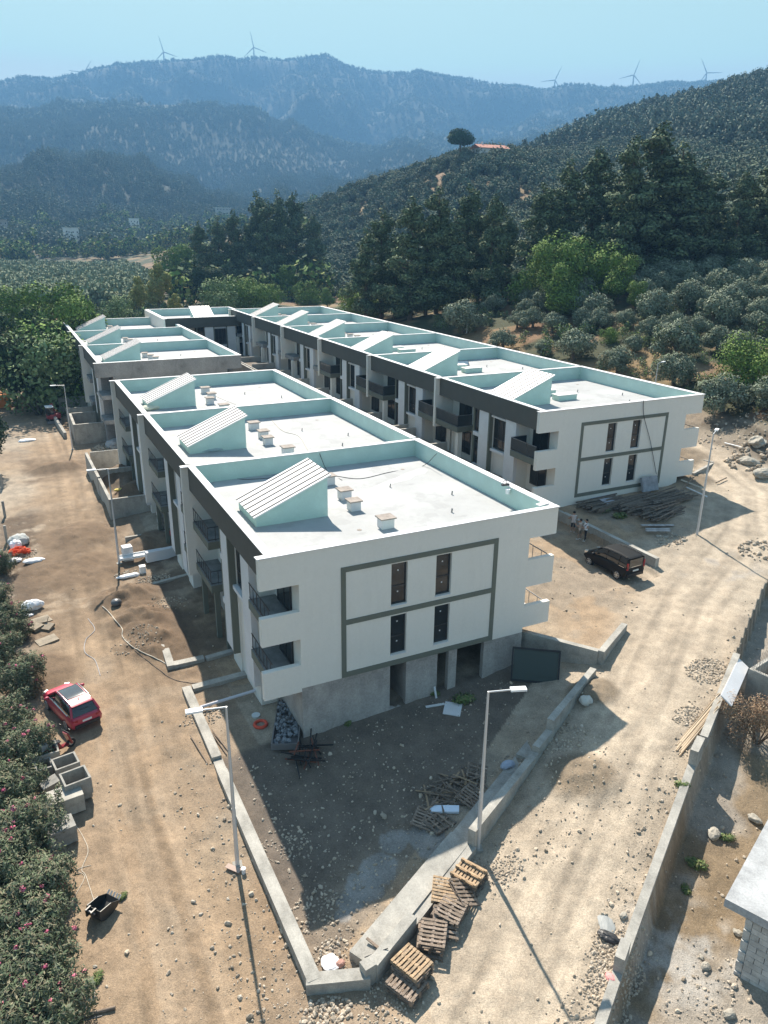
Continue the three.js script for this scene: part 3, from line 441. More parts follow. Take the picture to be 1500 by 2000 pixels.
for (let k = 0; k < 5; k++) {                                                // olives: low forked trunk, billowing grey-green crown, unit radius 3 m
  const r = rng(100 + k), cl = []; for (let i = 0; i < 20; i++) { const a = r() * 6.283, q = Math.sqrt(r()) * 2.2; cl.push([Math.cos(a) * q * 1.1, 1.35 + r() * 2.1 - q * 0.2, Math.sin(a) * q * 1.1, 0.6 + r() * 0.75, 0.85]); }
  cl.push([0, 3.2, 0, 1.5, 0.8], [0.8, 2.6, 0.5, 1.3, 0.8], [-0.9, 2.5, -0.4, 1.3, 0.8]);
  olives.push(treeProto('olive_tree', leafCrown(cl, 6000, 0.14, OL, 200 + k, 2.1), leafM, [[[0, -0.4, 0], [0.1, 0.9, 0], 0.34, 0.24], [[0.1, 0.85, 0], [0.9, 2.1, 0.4], 0.2, 0.1], [[0.1, 0.85, 0], [-0.8, 2.2, -0.3], 0.19, 0.09], [[0.05, 0.8, 0], [0, 2.4, 0.8], 0.15, 0.08]], barkG));
}
for (let k = 0; k < 5; k++) {                                                // tall irregular pines, unit height 20 m
  const r = rng(300 + k), cl = []; for (let i = 0; i < 60; i++) { const t = Math.pow(r(), 0.85), y = 2.2 + t * 16.2, w = Math.pow(1 - t * 0.93, 0.75) * 4.9 * (0.65 + 0.35 * Math.sin(t * 21 + k)) + 0.4, a = r() * 6.283, q = w * (0.4 + 0.6 * Math.sqrt(r())); cl.push([Math.cos(a) * q, y + (r() - 0.5), Math.sin(a) * q, 0.7 + (1 - t * 0.7) * 1.1 * (0.5 + r() * 0.7), 0.72]); }
  cl.push([0, 19.4, 0, 0.7, 1.2]); for (let y = 5; y < 19; y += 2) cl.push([0, y, 0, 1.6 * (1.1 - y / 22), 0.9]);
  const limbs = [[[0, -0.5, 0], [0.2, 10, 0.1], 0.42, 0.26], [[0.2, 10, 0.1], [0, 19, 0], 0.26, 0.05]]; for (let i = 0; i < 12; i++) { const c = cl[i]; limbs.push([[0.1, c[1] - 0.8, 0], [c[0], c[1], c[2]], 0.1, 0.04]); }
  pines.push(treeProto('pine_tree', leafCrown(cl, 13000, 0.25, PI, 400 + k, 1.6, 0.45), needleM, limbs, barkM));
}
function roundTree(cols, seed, h, w, leaf, n, trunk, tall = 1) {
  const r = rng(seed), cl = []; for (let i = 0; i < 16; i++) { const a = r() * 6.283, t = r(), q = w * 0.72 * Math.sqrt(r()) * Math.sqrt(1 - (t - 0.4) ** 2 * 1.8); cl.push([Math.cos(a) * q, h * (trunk + (1 - trunk) * (0.16 + 0.74 * t)), Math.sin(a) * q, w * (0.24 + 0.18 * r()), 0.9 * tall]); }
  cl.push([0, h * (trunk + (1 - trunk) * 0.45), 0, w * 0.62, tall * 0.9 * h * (1 - trunk) / (2.2 * w) + 0.2]);
  return [leafCrown(cl, n, leaf, cols, seed + 1, 1.4, 0.5), [[[0, -0.4, 0], [0, h * (trunk + 0.35 * (1 - trunk)), 0], 0.035 * h * 0.5 + 0.05, 0.05], [[0, h * trunk * 0.8, 0], [w * 0.4, h * (trunk + 0.4 * (1 - trunk)), 0.2], 0.07, 0.03], [[0, h * trunk * 0.8, 0], [-w * 0.35, h * (trunk + 0.45 * (1 - trunk)), -0.3], 0.07, 0.03]]];
}
const mk = (name, a, m = leafM) => treeProto(name, a[0], m, a[1], barkG);
const PROTO = {
  dark: mk('leafy_tree', roundTree(DK, 501, 10, 4, 0.2, 8000, 0.1)), green: mk('leafy_tree', roundTree(GR, 511, 9, 4, 0.2, 8000, 0.1)), yellow: mk('leafy_tree', roundTree(YG, 521, 12, 3.6, 0.22, 8000, 0.15, 1.2)),
  lime: mk('lime_green_bush', roundTree(LM, 531, 3, 2.4, 0.085, 7500, 0)), bush: mk('bush', roundTree(GR, 541, 2.6, 2.2, 0.085, 6000, 0)), reeds: mk('reed_clump', roundTree(RD, 551, 3.6, 3, 0.14, 3000, 0)), scrub: mk('bush', roundTree([[0.2, 0.15, 0.09], [0.11, 0.12, 0.06], [0.16, 0.14, 0.08]], 561, 1.6, 1.8, 0.06, 5000, 0)),
  stone: mk('stone_pine', [leafCrown([[0, 9.5, 0, 4.6, 0.62], [2.6, 8.8, 1, 2.9, 0.6], [-2.7, 8.7, -1, 2.9, 0.6], [0.5, 8.6, 2.7, 2.8, 0.6], [-0.4, 10.8, -1.2, 2.8, 0.6]], 4200, 0.42, [[0.02, 0.055, 0.022], [0.03, 0.075, 0.03]], 571, 1.3, 0.4), [[[0, -0.5, 0], [0.2, 8, 0], 0.4, 0.28], [[0.2, 6.5, 0], [2, 9, 0.6], 0.16, 0.08], [[0.2, 6.5, 0], [-2, 9, -0.5], 0.16, 0.08]]], needleM),
  cypress: mk('cypress', [leafCrown([0, 1, 2, 3, 4, 5, 6, 7].map((i) => [0, 1.2 + i * 1.25, 0, 1.15 * (1 - i * 0.1), 1.2]), 1800, 0.3, DK, 581, 1.4, 0.5), [[[0, -0.3, 0], [0, 9, 0], 0.15, 0.03]]], needleM),
};
const placed = [];
function plant(proto, name, p, s, turn, label, cat, group, sink = 0) { const o = copyOf(proto, name, [p.x, p.y - sink, p.z], turn, null, s); o.userData = {}; tag(o, label, cat, group); placed.push([p.x, p.z, s]); return o; }
const sizeAt = (p, px) => px * project(p)[2] / FOCAL;                       // metres spanned by px pixels of the photograph at p
{ // the olive trees behind and beside the right terrace: base pixel, crown width in pixels
  const r = rng(31);
  const OLIVES = [[1408, 806, 112, 'dark-trunked olive tree standing on the bank edge where the right track bends'], [1492, 800, 95], [1316, 752, 92, 'low round olive tree just behind the thin lamp post past the right roof corner'], [1318, 700, 105], [1118, 706, 92], [1205, 728, 74], [1142, 640, 60], [1058, 694, 44], [982, 684, 62], [905, 650, 92, 'broad pale olive tree beside the lamp post behind the right terrace'], [962, 612, 52], [1040, 640, 58], [1078, 650, 58], [1128, 620, 76], [1166, 628, 76], [1032, 590, 56], [1090, 590, 50], [1255, 596, 74], [1342, 612, 92], [1418, 622, 92], [1482, 640, 84], [1236, 690, 50], [1400, 690, 76], [1440, 706, 84], [1475, 740, 80], [1180, 566, 60], [1300, 556, 70], [1380, 560, 70], [1450, 565, 84], [1225, 640, 52], [1268, 660, 60], [1360, 660, 60], [1010, 640, 40], [1492, 560, 70]];
  for (const [x, y, w, lb] of OLIVES) { const p = onG(x, y), s = clamp(sizeAt(p, w) / 6.2, 0.5, 1.7); plant(olives[Math.floor(r() * 5)], 'olive_tree', p, s, r() * 6.3, lb ?? 'grey-green olive tree on the dry slope right of the long terrace', 'olive tree', 'olive trees on the slope beside the right terrace'); }
  let n = 0; for (let i = 0; i < 4000 && n < 125; i++) {
    const px = lerp(830, 1560, r()), d = lerp(105, 205, r()), p = atD(px, 500, d); p.y = ground(p.x, p.z); if (p.x < 66 || p.y < 6.5) continue; const q = project(p); if (q[1] > 660 || (q[0] < 1010 && q[1] > 560)) continue;
    if (placed.some(([x, z, s]) => Math.hypot(x - p.x, z - p.z) < 3.9 * Math.max(0.75, s))) continue; n++;
    plant(olives[Math.floor(r() * 5)], 'olive_tree', p, 0.7 + 0.4 * r(), r() * 6.3, 'smaller olive tree in the thick grove higher up the right slope', 'olive tree', 'olive trees of the upper grove');
  }
  // tall pines: base pixel, top pixel, label
  const PINES = [[1212, 552, 292, 0], [1262, 548, 268, 0, 'tallest pine, its tip against the forested ridge on the right'], [1345, 556, 330, 0], [1300, 560, 300, 0], [1428, 540, 345, 0], [1490, 530, 320, 0], [1098, 505, 330, 0], [1150, 510, 308, 0, 'flat-topped dark pine left of the tallest pine'], [1052, 500, 372, 0], [1190, 545, 350, 0], [745, 618, 420, 1], [800, 640, 400, 1], [850, 650, 382, 1], [905, 648, 375, 1, 'tallest pine of the dark clump behind the right terrace'], [955, 630, 392, 1], [985, 615, 430, 1], [715, 600, 455, 1], [880, 650, 420, 1], [830, 650, 440, 1], [770, 640, 460, 1], [930, 640, 430, 1], [545, 500, 372, 2], [505, 510, 388, 2], [578, 500, 368, 2, 'tallest pine of the row left of the olive knoll'], [460, 512, 420, 2], [430, 530, 430, 2], [395, 540, 440, 2], [612, 470, 428, 2], [525, 505, 400, 2], [1460, 470, 360, 0], [1380, 500, 350, 0]];
  const ORD = ['leftmost', 'second from the left', 'third from the left', 'fourth from the left', 'fifth from the left', 'sixth from the left', 'seventh from the left', 'eighth from the left', 'ninth from the left', 'tenth from the left', 'eleventh from the left', 'twelfth from the left', 'rightmost'];
  const rank = (x, k) => { const a = PINES.filter((q) => q[3] === k).map((q) => q[0]).sort((p, q) => p - q), i = a.indexOf(x); return i === a.length - 1 ? 'rightmost' : ORD[i]; };
  const PL = ['tall dark pine in the stand high on the right slope', 'tall pine in the dense dark clump behind the right terrace', 'dark pine in the row left of the olive knoll'];
  for (const [x, y, t, k, lb] of PINES) { const d = [150, 150, 258][k] + (r() - 0.5) * 14, p = atD(x, y, d); p.y = ground(p.x, p.z); const q = project(p), hh = (q[1] - t) * q[2] / FOCAL; const pt = plant(pines[Math.floor(r() * 5)], 'pine_tree', p, clamp(hh / 20, 0.5, 1.6), r() * 6.3, lb ?? `${PL[k]}, ${rank(x, k)}`, 'pine tree', ['pines on the right slope', 'pines of the clump behind the terrace', 'pines left of the knoll'][k], 0.3); const wd = k === 1 ? 1 + 0.2 * r() : k === 2 ? 0.85 + 0.2 * r() : 1 + 0.45 * r(); pt.scale.x *= wd; pt.scale.z *= wd; }
  const B = [[272, 612, 540, 205, 'yellow', 'yellowish poplar left of its taller neighbour behind the cross house'], [312, 606, 515, 215, 'yellow', 'tall yellow-green tree behind the far left terrace'], [345, 612, 572, 190, 'yellow', 'short yellowing tree right behind the cross house'], [372, 600, 505, 235, 'dark', 'dark leafy tree right of the yellow-green pair'], [405, 600, 500, 225, 'dark', 'very dark ivy-clad tree behind the cross house roof'], [330, 545, 488, 275, 'green', 'bright green tree behind the yellow-green pair'], [362, 540, 482, 285, 'green', 'fresh green tree farther right behind the dark trees'], [440, 590, 545, 190, 'reeds', 'large pale reed clump above the lane end'], [475, 598, 540, 195, 'lime', 'lime green thicket beside the pale reed clump'], [520, 590, 552, 200, 'lime', 'lime green thicket left of the dry meadow'], [505, 596, 556, 195, 'bush', 'green bush behind the rearmost roof hatch'], [420, 600, 570, 185, 'reeds', 'small reed clump left of the large one'],
    [1018, 610, 548, 150, 'green', 'warm green tree in the gap between the two pine stands'], [640, 604, 562, 205, 'green', 'green tree on the far edge of the dry meadow'], [600, 596, 548, 218, 'bush', 'green bush behind the dry meadow'], [1240, 606, 548, 125, 'green', 'green tree at the foot of the tallest pines'], [690, 610, 560, 158, 'lime', 'lime green bush at the left foot of the pine clump'], [560, 575, 520, 235, 'green', 'green tree below the left pine row'],
    [232, 615, 580, 180, 'reeds', 'feathery reeds behind the far left roofs'], [105, 622, 560, 150, 'green', 'bright green tree left of the far left terrace'], [162, 622, 585, 140, 'green', 'round green tree close behind the far left terrace'], [40, 605, 565, 165, 'green', 'bright green tree at the left picture edge above the grey bushes'], [90, 640, 585, 140, 'dark', 'dark round bush among the greenery left of the terraces'], [20, 720, 600, 128, 'dark', 'big dark brown-green tree at the left picture edge'], [75, 660, 625, 130, 'bush', 'grey-green bush below the bright green trees'], [110, 690, 650, 127, 'bush', 'green bush beside the far left terrace wall'], [60, 700, 655, 122, 'reeds', 'tall grass clump by the end of the left track'],
    [-26, 900, 775, 92, 'dark', 'dark spreading bush leaning over the left track'], [735, 600, 572, 160, 'lime', 'yellow-green bush at the foot of the dark pine clump'], [712, 592, 570, 165, 'bush', 'small bush on the edge of the dry meadow'], [1115, 520, 460, 135, 'lime', 'lime green thicket under the tall right pines'], [1085, 535, 480, 130, 'green', 'mid green tree at the foot of the right pines'], [1160, 520, 470, 138, 'lime', 'second lime green thicket below the right pines'], [1192, 660, 635, 112, 'lime', 'bright yellow-green shrub among the grey olives'], [1055, 530, 495, 140, 'bush', 'bush beside the pale bare path on the right slope'], [1210, 555, 500, 130, 'green', 'green shrub below the tallest pine'], [1100, 560, 520, 125, 'green', 'green shrub between the pine clump and the olives'], [1480, 690, 650, 92, 'lime', 'small lime shrub near the right picture edge'], [860, 600, 560, 150, 'bush', 'bush in the shade of the dark pine clump']];
  for (const [x, y, t, d, k, lb] of B) { const p = atD(x, y, d); p.y = ground(p.x, p.z); const q = project(p), hh = Math.max(1.2, (q[1] - t) * q[2] / FOCAL), H = { dark: 10, green: 9, yellow: 12, lime: 3.2, bush: 2.9, reeds: 3.8, scrub: 1.9 }[k]; plant(PROTO[k], PROTO[k].name, p, hh / H, r() * 6.3, lb, k === 'reeds' ? 'reeds' : /bush|shrub|thicket/.test(lb) ? 'bush' : 'tree', null, 0.3); }
  { const p = atD(897, 330, 382); p.y = ground(p.x, p.z); const q = project(p); plant(PROTO.stone, 'stone_pine', p, 1.5 * (q[1] - 280) * q[2] / FOCAL / 12.4, 0.6, 'round umbrella pine on the knoll beside the hilltop house', 'pine tree'); }
  for (const [x, y, t] of [[285, 462, 428], [292, 462, 432], [299, 463, 430], [92, 430, 395]]) { const p = atD(x, y, 700); p.y = ground(p.x, p.z); const q = project(p); plant(PROTO.cypress, 'cypress', p, (y - t) * q[2] / FOCAL / 10.5, 0, t === 395 ? 'single slim cypress on the far slope at the left' : 'slim dark cypress in a short row across the valley', 'cypress', t === 395 ? null : 'cypresses across the valley'); }
}
// oleanders along the left edge, pink flowers among narrow leaves
{
  const LF = [[0.085, 0.115, 0.06], [0.115, 0.145, 0.08], [0.06, 0.085, 0.045], [0.16, 0.175, 0.115], [0.19, 0.17, 0.11]], protos = [];
  for (let k = 0; k < 3; k++) {
    const r = rng(610 + k), cl = []; for (let i = 0; i < 14; i++) { const a = r() * 6.283, q = Math.sqrt(r()) * 1.25; cl.push([Math.cos(a) * q, 0.5 + r() * 1.75 - q * 0.3, Math.sin(a) * q, 0.42 + r() * 0.35, 1]); } for (let i = 0; i < 26; i++) { const a = r() * 6.283, q = 0.4 + Math.sqrt(r()) * 1.15; cl.push([Math.cos(a) * q, 1.5 + r() * 1.1 - q * 0.35, Math.sin(a) * q, 0.17, 2.4]); } cl.push([0, 1.1, 0, 1.1, 1]);
    const g = treeProto('oleander_bush', leafCrown(cl, 9500, 0.05, LF, 620 + k, 3.4, 0.35), leafM, [0, 1, 2, 3, 4].map((i) => [[0.1 * Math.cos(i), -0.2, 0.1 * Math.sin(i)], [0.9 * Math.cos(i * 1.26), 1.7, 0.9 * Math.sin(i * 1.26)], 0.04, 0.015]), barkG);
    const fl = []; for (let i = 0; i < 15; i++) { const c = cl[Math.floor(r() * 14)], a = r() * 6.283; fl.push([c[0] + Math.cos(a) * c[3] * 0.75, c[1] + c[3] * (0.45 + 0.5 * r()), c[2] + Math.sin(a) * c[3] * 0.75, 0.07 + 0.05 * r(), 0.8]); }
    const f = new THREE.Mesh(leafCrown(fl, 420, 0.06, [[0.62, 0.16, 0.25], [0.7, 0.26, 0.33], [0.5, 0.1, 0.2]], 640 + k, 1.1, 0.2), leafM); f.name = 'flowers'; f.castShadow = true; f.userData.kind = 'stuff'; g.add(f); protos.push(g);
  }
  const r = rng(71), O = [[-2, 1190, 62], [18, 1245, 80], [5, 1300, 80], [45, 1350, 95], [15, 1430, 100], [50, 1490, 105], [28, 1560, 115], [62, 1640, 125], [20, 1690, 130], [75, 1760, 140], [25, 1830, 150], [85, 1890, 150], [35, 1950, 160], [110, 1990, 150], [5, 1120, 60], [-30, 1600, 130], [-40, 1480, 110], [-40, 1760, 150], [-30, 1900, 160], [60, 2050, 170]];
  const LB = ['oleander bush at the left picture edge with few flowers', 'oleander bush level with the white sack', 'oleander bush left of the broken slabs', 'oleander bush close to the red car front', 'flowering oleander left of the red car', 'oleander bush left of the scooter', 'oleander bush touching the hollow concrete boxes', 'oleander bush beside the solid concrete block', 'oleander bush left of the leaning slab', 'tallest flowering oleander left of the digger bucket', 'oleander bush at the lower left picture edge', 'oleander bush full of pink flowers below the digger bucket', 'oleander bush in the lower left corner', 'oleander bush behind the timber pole at the bottom', 'oleander bush by the concrete fence posts', 'outer oleander bush cut by the picture edge'];
  O.forEach(([x, y, w], i) => { const p = onG(x, y), s = sizeAt(p, w) / 3.2 * 1.12; plant(protos[i % 3], 'oleander_bush', p, s, r() * 6.3, LB[Math.min(i, 15)], 'bush', 'oleander bushes along the left track', 0.05); });
}
// woods, groves and fields that read as one mass
function farTree(seed, n, sz, cols, round) { const cl = []; const r = rng(seed); for (let i = 0; i < 8; i++) { const t = i / 7, w = round ? 0.3 : (1 - t) * 0.24 + 0.03, a = r() * 6.283; cl.push(round ? [Math.cos(a) * 0.24 * r(), 0.3 + 0.45 * t, Math.sin(a) * 0.24 * r(), 0.26, 0.9] : [Math.cos(a) * w * 0.5, 0.12 + 0.78 * t, Math.sin(a) * w * 0.5, w + 0.06, 0.8]); } return leafCrown(cl, n, sz, cols, seed, 1.3, 0.5); }
function mass(name, label, geo, m, seed, N, dA, dB, pxA, pxB, size, keep, tint = 0.35, power = 1) {
  const r = rng(seed), list = [], q = new THREE.Quaternion(), c = new THREE.Color();
  for (let i = 0; i < N; i++) {
    const d = Math.pow(lerp(Math.pow(dA, power), Math.pow(dB, power), r()), 1 / power), p = atD(lerp(pxA, pxB, r()), 500, d), k = keep(p.x, p.z, d, r); if (!k) continue; p.y = ground(p.x, p.z, false);
    const s = size * k * (0.7 + 0.6 * r()); q.setFromAxisAngle(V(0, 1, 0), r() * 6.283); list.push([new THREE.Matrix4().compose(p.add(V(0, -0.06 * s, 0)), q, V(s, s * (0.85 + 0.3 * r()), s)), 1 - tint / 2 + tint * r(), r()]);
  }
  const o = new THREE.InstancedMesh(geo, m, list.length); list.forEach(([x, k, w], i) => { o.setMatrixAt(i, x); o.setColorAt(i, c.setRGB(k * (0.92 + 0.16 * w), k, k * (1.04 - 0.08 * w))); });
  o.name = numbered(name); o.castShadow = o.receiveShadow = true; tag(o, label, null, null, 'stuff'); scene.add(o); return list.length;
}
const pxOf = (x, z) => project(V(x, 25.5, z))[0];
const clear = (x, z, f, t, s) => fbm(x / f, z / f, 4, s) > t;
mass('forest', 'pine forest covering the right hand ridge', farTree(701, 220, 0.085, PIF), needleM, 1, 15000, 330, 900, 960, 1700, 10.5, (x, z, d) => { const a = pxOf(x, z); return d > lerp(520, 380, ss(1000, 1500, a)) && d < 880 && a > 985 ? (clear(x, z, 50, 0.36, 3) ? 1 : 0.6) : 0; });
mass('forest', 'blue-hazed pine woods on the hills across the valley', farTree(702, 130, 0.1, PIF), needleM, 2, 38000, 620, 2300, -120, 1250, 11, (x, z, d) => (clear(x, z, 120, 0.44, 9) ? 1 : 0.7), 0.22, 1.4);
mass('forest', 'scrub woods over the far mountain', farTree(703, 70, 0.15, PIF, 1), needleM, 3, 30000, 2100, 3620, -150, 1650, 13, (x, z, d) => clear(x, z, 160, 0.36, 12) ? 1 : 0.6, 0.22, 1.6);
mass('olive_grove', 'olive grove covering the knoll and the slope below it', farTree(704, 280, 0.1, OLD, 1), leafM, 4, 12500, 195, 470, 480, 1560, 5.6, (x, z, d) => { const a = pxOf(x, z); if (a < 620 && d < 290) return 0; if (a > 560 && a < 870 && d < 232) return 0; const g = fbm(x / 11, z / 11, 3, 19); return g < 0.57 ? 1 : hash2(x, z, 3) < 0.3 ? 0.7 : 0; }, 0.5, 1.6);
mass('olive_grove', 'grey-green orchard field filling the valley at the left', farTree(705, 90, 0.15, [[0.17, 0.205, 0.12], [0.13, 0.165, 0.095], [0.2, 0.23, 0.14]], 1), leafM, 5, 9000, 232, 500, -120, 330, 4.2, (x, z, d) => (d > 245 && d < 455 && pxOf(x, z) < lerp(300, 240, ss(300, 450, d)) ? 1 : 0), 0.3, 1.7);
mass('shrubbery', 'mixed trees and bushes on the valley floor', farTree(706, 220, 0.1, [...GR, ...YG, ...DK], 1), leafM, 6, 2600, 210, 900, -120, 640, 8, (x, z, d) => { const a = pxOf(x, z); if (d < 470 && a < 290) return 0; return d > 520 || (a > 330 && d < 420 && d > 215) ? (clear(x, z, 40, 0.47, 23) ? 0.6 + 0.9 * hash2(x, z, 2) : 0) : 0; }, 0.5, 1.3);
mass('undergrowth', 'low dark bushes between trees left of the terraces', farTree(707, 420, 0.062, [...OLD, ...DK, ...GR], 1), leafM, 7, 1100, 100, 236, -150, 330, 2.5, (x, z, d) => (x < lerp(-8, 1, ss(120, 150, d)) || d > 172) && z < -70 ? 0.5 + 0.8 * hash2(x, z, 2) : 0, 0.5, 1.2);
mass('undergrowth', 'scrub and dry bushes under the olives on the slope', farTree(708, 300, 0.06, [[0.2, 0.16, 0.08], ...GR, ...OL], 1), leafM, 8, 2600, 80, 215, 820, 1600, 2.0, (x, z, d) => (x > 68 && clear(x, z, 9, 0.48, 29) ? 0.4 + 0.7 * hash2(x, z, 6) : 0), 0.5, 1.2);
// ---------------------------------------------------------------- walls and yards of the site
const WX = 8.9, WZ = -18.1, WDX = 0.8827, WDZ = -0.4698;                     // the straight line of the pit wall along the right track
const onW = (x, off = 0) => { const t = (x - WX) / WDX; return [x + off * 0.4698, WZ + t * WDZ + off * 0.8827]; };   // off > 0 is the side of the track
function wallStrip(m, a, b, t, y0, topA, topB) {                             // a wall from a to b, t thick, with a sloping or level top
  const d = new THREE.Vector2(b[0] - a[0], b[1] - a[1]), L = d.length(); d.normalize(); const n = [-d.y * t / 2, d.x * t / 2];
  const q = [[a[0] + n[0], a[1] + n[1]], [b[0] + n[0], b[1] + n[1]], [b[0] - n[0], b[1] - n[1]], [a[0] - n[0], a[1] - n[1]]], P = [], I = [0, 1, 2, 0, 2, 3, 4, 6, 5, 4, 7, 6, 0, 4, 5, 0, 5, 1, 1, 5, 6, 1, 6, 2, 2, 6, 7, 2, 7, 3, 3, 7, 4, 3, 4, 0];
  q.forEach(([x, z]) => P.push(x, y0, z)); q.forEach(([x, z], i) => P.push(x, i === 0 || i === 3 ? topA : topB, z));
  const pos = []; for (const i of I) pos.push(P[3 * i], P[3 * i + 1], P[3 * i + 2]); const g = new THREE.BufferGeometry(); g.setAttribute('position', new THREE.Float32BufferAttribute(pos, 3)); g.computeVertexNormals(); m.add(g); return m;
}
function wallThing(name, label, segs, m = M.concrete, cat = 'wall', group) {
  const o = thing(name, [0, 0, 0], 0, label, cat, group); for (const s of segs) { const p = wallStrip(mb(), ...s).build('wall_panel', m, o); } return o;
}
wallThing('boundary_wall', 'low broad concrete kerb wall between the left track and the shaded yard', [[[6.72, -18.6], [6.72, -31.2], 0.52, -0.8, 0.45, 0.42], [[6.72, -31.2], [6.78, -32.3], 0.48, -0.8, 0.36, 0.22], [[6.75, -32.3], [6.75, -39.25], 0.5, -0.8, 0.4, 0.45], [[7.08, -39.05], [11.1, -39.0], 0.5, -0.8, 0.45, 0.6]]);
wallThing('boundary_wall', 'angled concrete wall closing the pointed front end of the yard', [[[6.46, -18.78], [8.6, -17.95], 0.5, -0.9, 0.43, 0.5], [[8.35, -18.05], onW(8.98), 0.42, -0.9, 0.84, 0.85], [onW(8.75), onW(11.0), 0.42, -0.9, 0.85, 0.85]]);
wallThing('boundary_wall', 'stepped concrete wall along the right track behind the second lamp post', [[onW(15.05), onW(20.6), 0.36, -0.8, 1.5, 1.62], [onW(20.6), onW(22.0), 0.36, -0.3, 1.95, 1.98], [onW(22.0), onW(27.1), 0.36, 0, 2.6, 2.72], [onW(27.1), onW(28.0), 0.36, 0, 2.2, 2.3], [onW(28.0), onW(31.4), 0.36, 1, 3.32, 3.42]]);
wallThing('retaining_wall', 'tall shaded concrete wall at the back corner of the yard right of the nearest house', [[[25.1, -32.6], [onW(28.1)[0] - 0.15, onW(28.1)[1] - 0.12], 0.34, -0.5, 3.3, 3.3]]);
wallThing('footing', 'wide pale concrete footing along the inner side of the stepped wall', [[onW(8.9, -0.72), onW(15.2, -0.62), 1.0, -0.8, 0.36, 0.68], [onW(15.2, -0.62), onW(20.5, -0.6), 0.85, -0.8, 0.68, 0.95], [onW(20.5, -0.6), onW(26.5, -0.6), 0.7, -0.5, 1.15, 1.35], [onW(10.9, -0.02), onW(15.1, 0.05), 0.38, -0.8, 0.37, 0.67]], M.concrete, 'footing');
const rwTop = (x, z, k) => near(x - 0.45, z - 0.8) + k, rw = (a, b, k0, k1) => [a, b, 0.36, near(a[0], a[1]) - 2.6, rwTop(...a, k0), rwTop(...b, k1)];
wallThing('boundary_wall', 'long concrete wall on the right side of the right track, stepped by square stubs', [rw([34.6, -24.6], [27.6, -20.5], .35, .4), rw([26.95, -20.15], [25.95, -19.62], .9, .95), rw([25.95, -19.62], [17.3, -14.46], .14, .14), rw([17.3, -14.46], [16.6, -14.02], .85, .85), rw([16.6, -14.02], [9, -9.2], .14, .1)]);
wallThing('retaining_wall', 'concrete wall beside the parked black van and the two people', [[[38.85, -46.0], [39.3, -35.4], 0.36, 2.4, 4.4, 4.15]]);
// yards of the near left terrace: a grid of tall retaining walls and a low kerb
for (const [z, x1, lb] of [[-69.4, 10.9, 'tall cross wall with a stained face, nearest of the left yard walls'], [-79.2, 11.2, 'second cross wall of the left yards, earth heaped behind it'], [-86.6, 11.7, 'third cross wall of the left yards beside the excavated heap']]) wallThing('retaining_wall', lb, [[[6.9, z], [x1, z], 0.25, -0.8, 2.5, 2.5]]);
wallThing('retaining_wall', 'long concrete wall of the left yards facing the dug-up track', [[[6.75, -69.25], [6.65, -76.4], 0.28, -0.8, 2.5, 2.5], [[6.6, -76.4], [6.5, -86.6], 0.28, -0.8, 2.62, 2.5]]);
wallThing('retaining_wall', 'open concrete basin with pale rims beside the far left terrace', [[[6.6, -100.5], [12.0, -100.6], 0.3, -0.8, 2.55, 2.55], [[6.62, -100.65], [6.72, -107.6], 0.3, -0.8, 2.5, 2.5], [[6.87, -107.6], [12, -107.7], 0.3, -0.8, 2.5, 2.5]]);
for (const [z, x0, lb] of [[-113, 6.6, 'low yard wall next to the far basin'], [-121, 6.2, 'middle yard wall of the far left terrace'], [-128, 5.6, 'upper yard wall of the far left terrace'], [-140, 3.5, 'last yard wall before the greenery of the far left terrace']]) wallThing('retaining_wall', lb, [[[x0, z], [10.8, z], 0.25, -0.8, 2.1, 2.1]]);
wallThing('retaining_wall', 'narrow kerb wall running beside the mini excavator', [[[5.6, -104], [4.6, -124], 0.35, -0.6, 0.8, 0.9]]);
{ const a = onY(286, 1152, .45), b = onY(334, 1300, .45), c = onY(398, 1284, .45); wallThing('kerb', 'low pale kerb around the earth yard beside the near left terrace', [[[a.x, a.z], [b.x, b.z], 0.45, -0.6, 0.45, 0.45], [[b.x + 0.23, b.z - 0.2], [c.x, c.z], 0.5, -0.6, 0.45, 0.5]], M.concrete, 'kerb'); }
{ const P = (a, b, y) => { const p = onY(a, b, y); return [p.x, p.z]; };
  wallThing('kerb', 'low cross kerb under the white rubble row of the left yards', [[P(296, 1140, .4), P(378, 1118, .5), 0.35, -0.6, 0.4, 0.5]], M.concrete, 'kerb');
  wallThing('kerb', 'low cross kerb running from the earth yard to the nearest balcony column', [[P(402, 1284, .5), P(482, 1262, .6), 0.4, -0.6, 0.5, 0.62]], M.concrete, 'kerb');
  wallThing('retaining_wall', 'narrow yard wall between the tall cross wall and the white block', [[[7.0, -63.5], [10.6, -63.6], 0.22, -0.6, 0.9, 0.9]], M.concrete, 'wall'); }
// the lane between the terraces
wallThing('garden_wall', 'long low garden wall in the lane between the two terraces', [[[33.2, -50.5], [33.2, -127], 0.22, 2.5, 6.2, 6.3]], M.concrete);
wallThing('garden_wall', 'grey concrete wall end beside the raw concrete house in the lane', [[[27.4, -95.5], [30.8, -95.4], 0.25, 2, 7.6, 7.6], [[30.8, -95.5], [31.2, -112], 0.25, 2, 7.4, 7.2]], M.concrete);
const GW = [-60.7, -67.0, -68.6, -74.9, -82.9, -90.4, -97.5, -105, -112, -119]; GW.forEach((z, i) => wallThing('garden_wall', `pale-topped garden cross wall in the lane, ${['nearest the front', 'second from the front', 'third from the front', 'fourth from the front', 'fifth from the front', 'sixth from the front', 'seventh from the front', 'eighth from the front', 'last but one', 'rearmost'][i]}`, [[[33.32, z], [36.93, z], 0.24, 4, 6.72, 6.72]], M.concrete, 'wall', 'garden cross walls in the lane'));
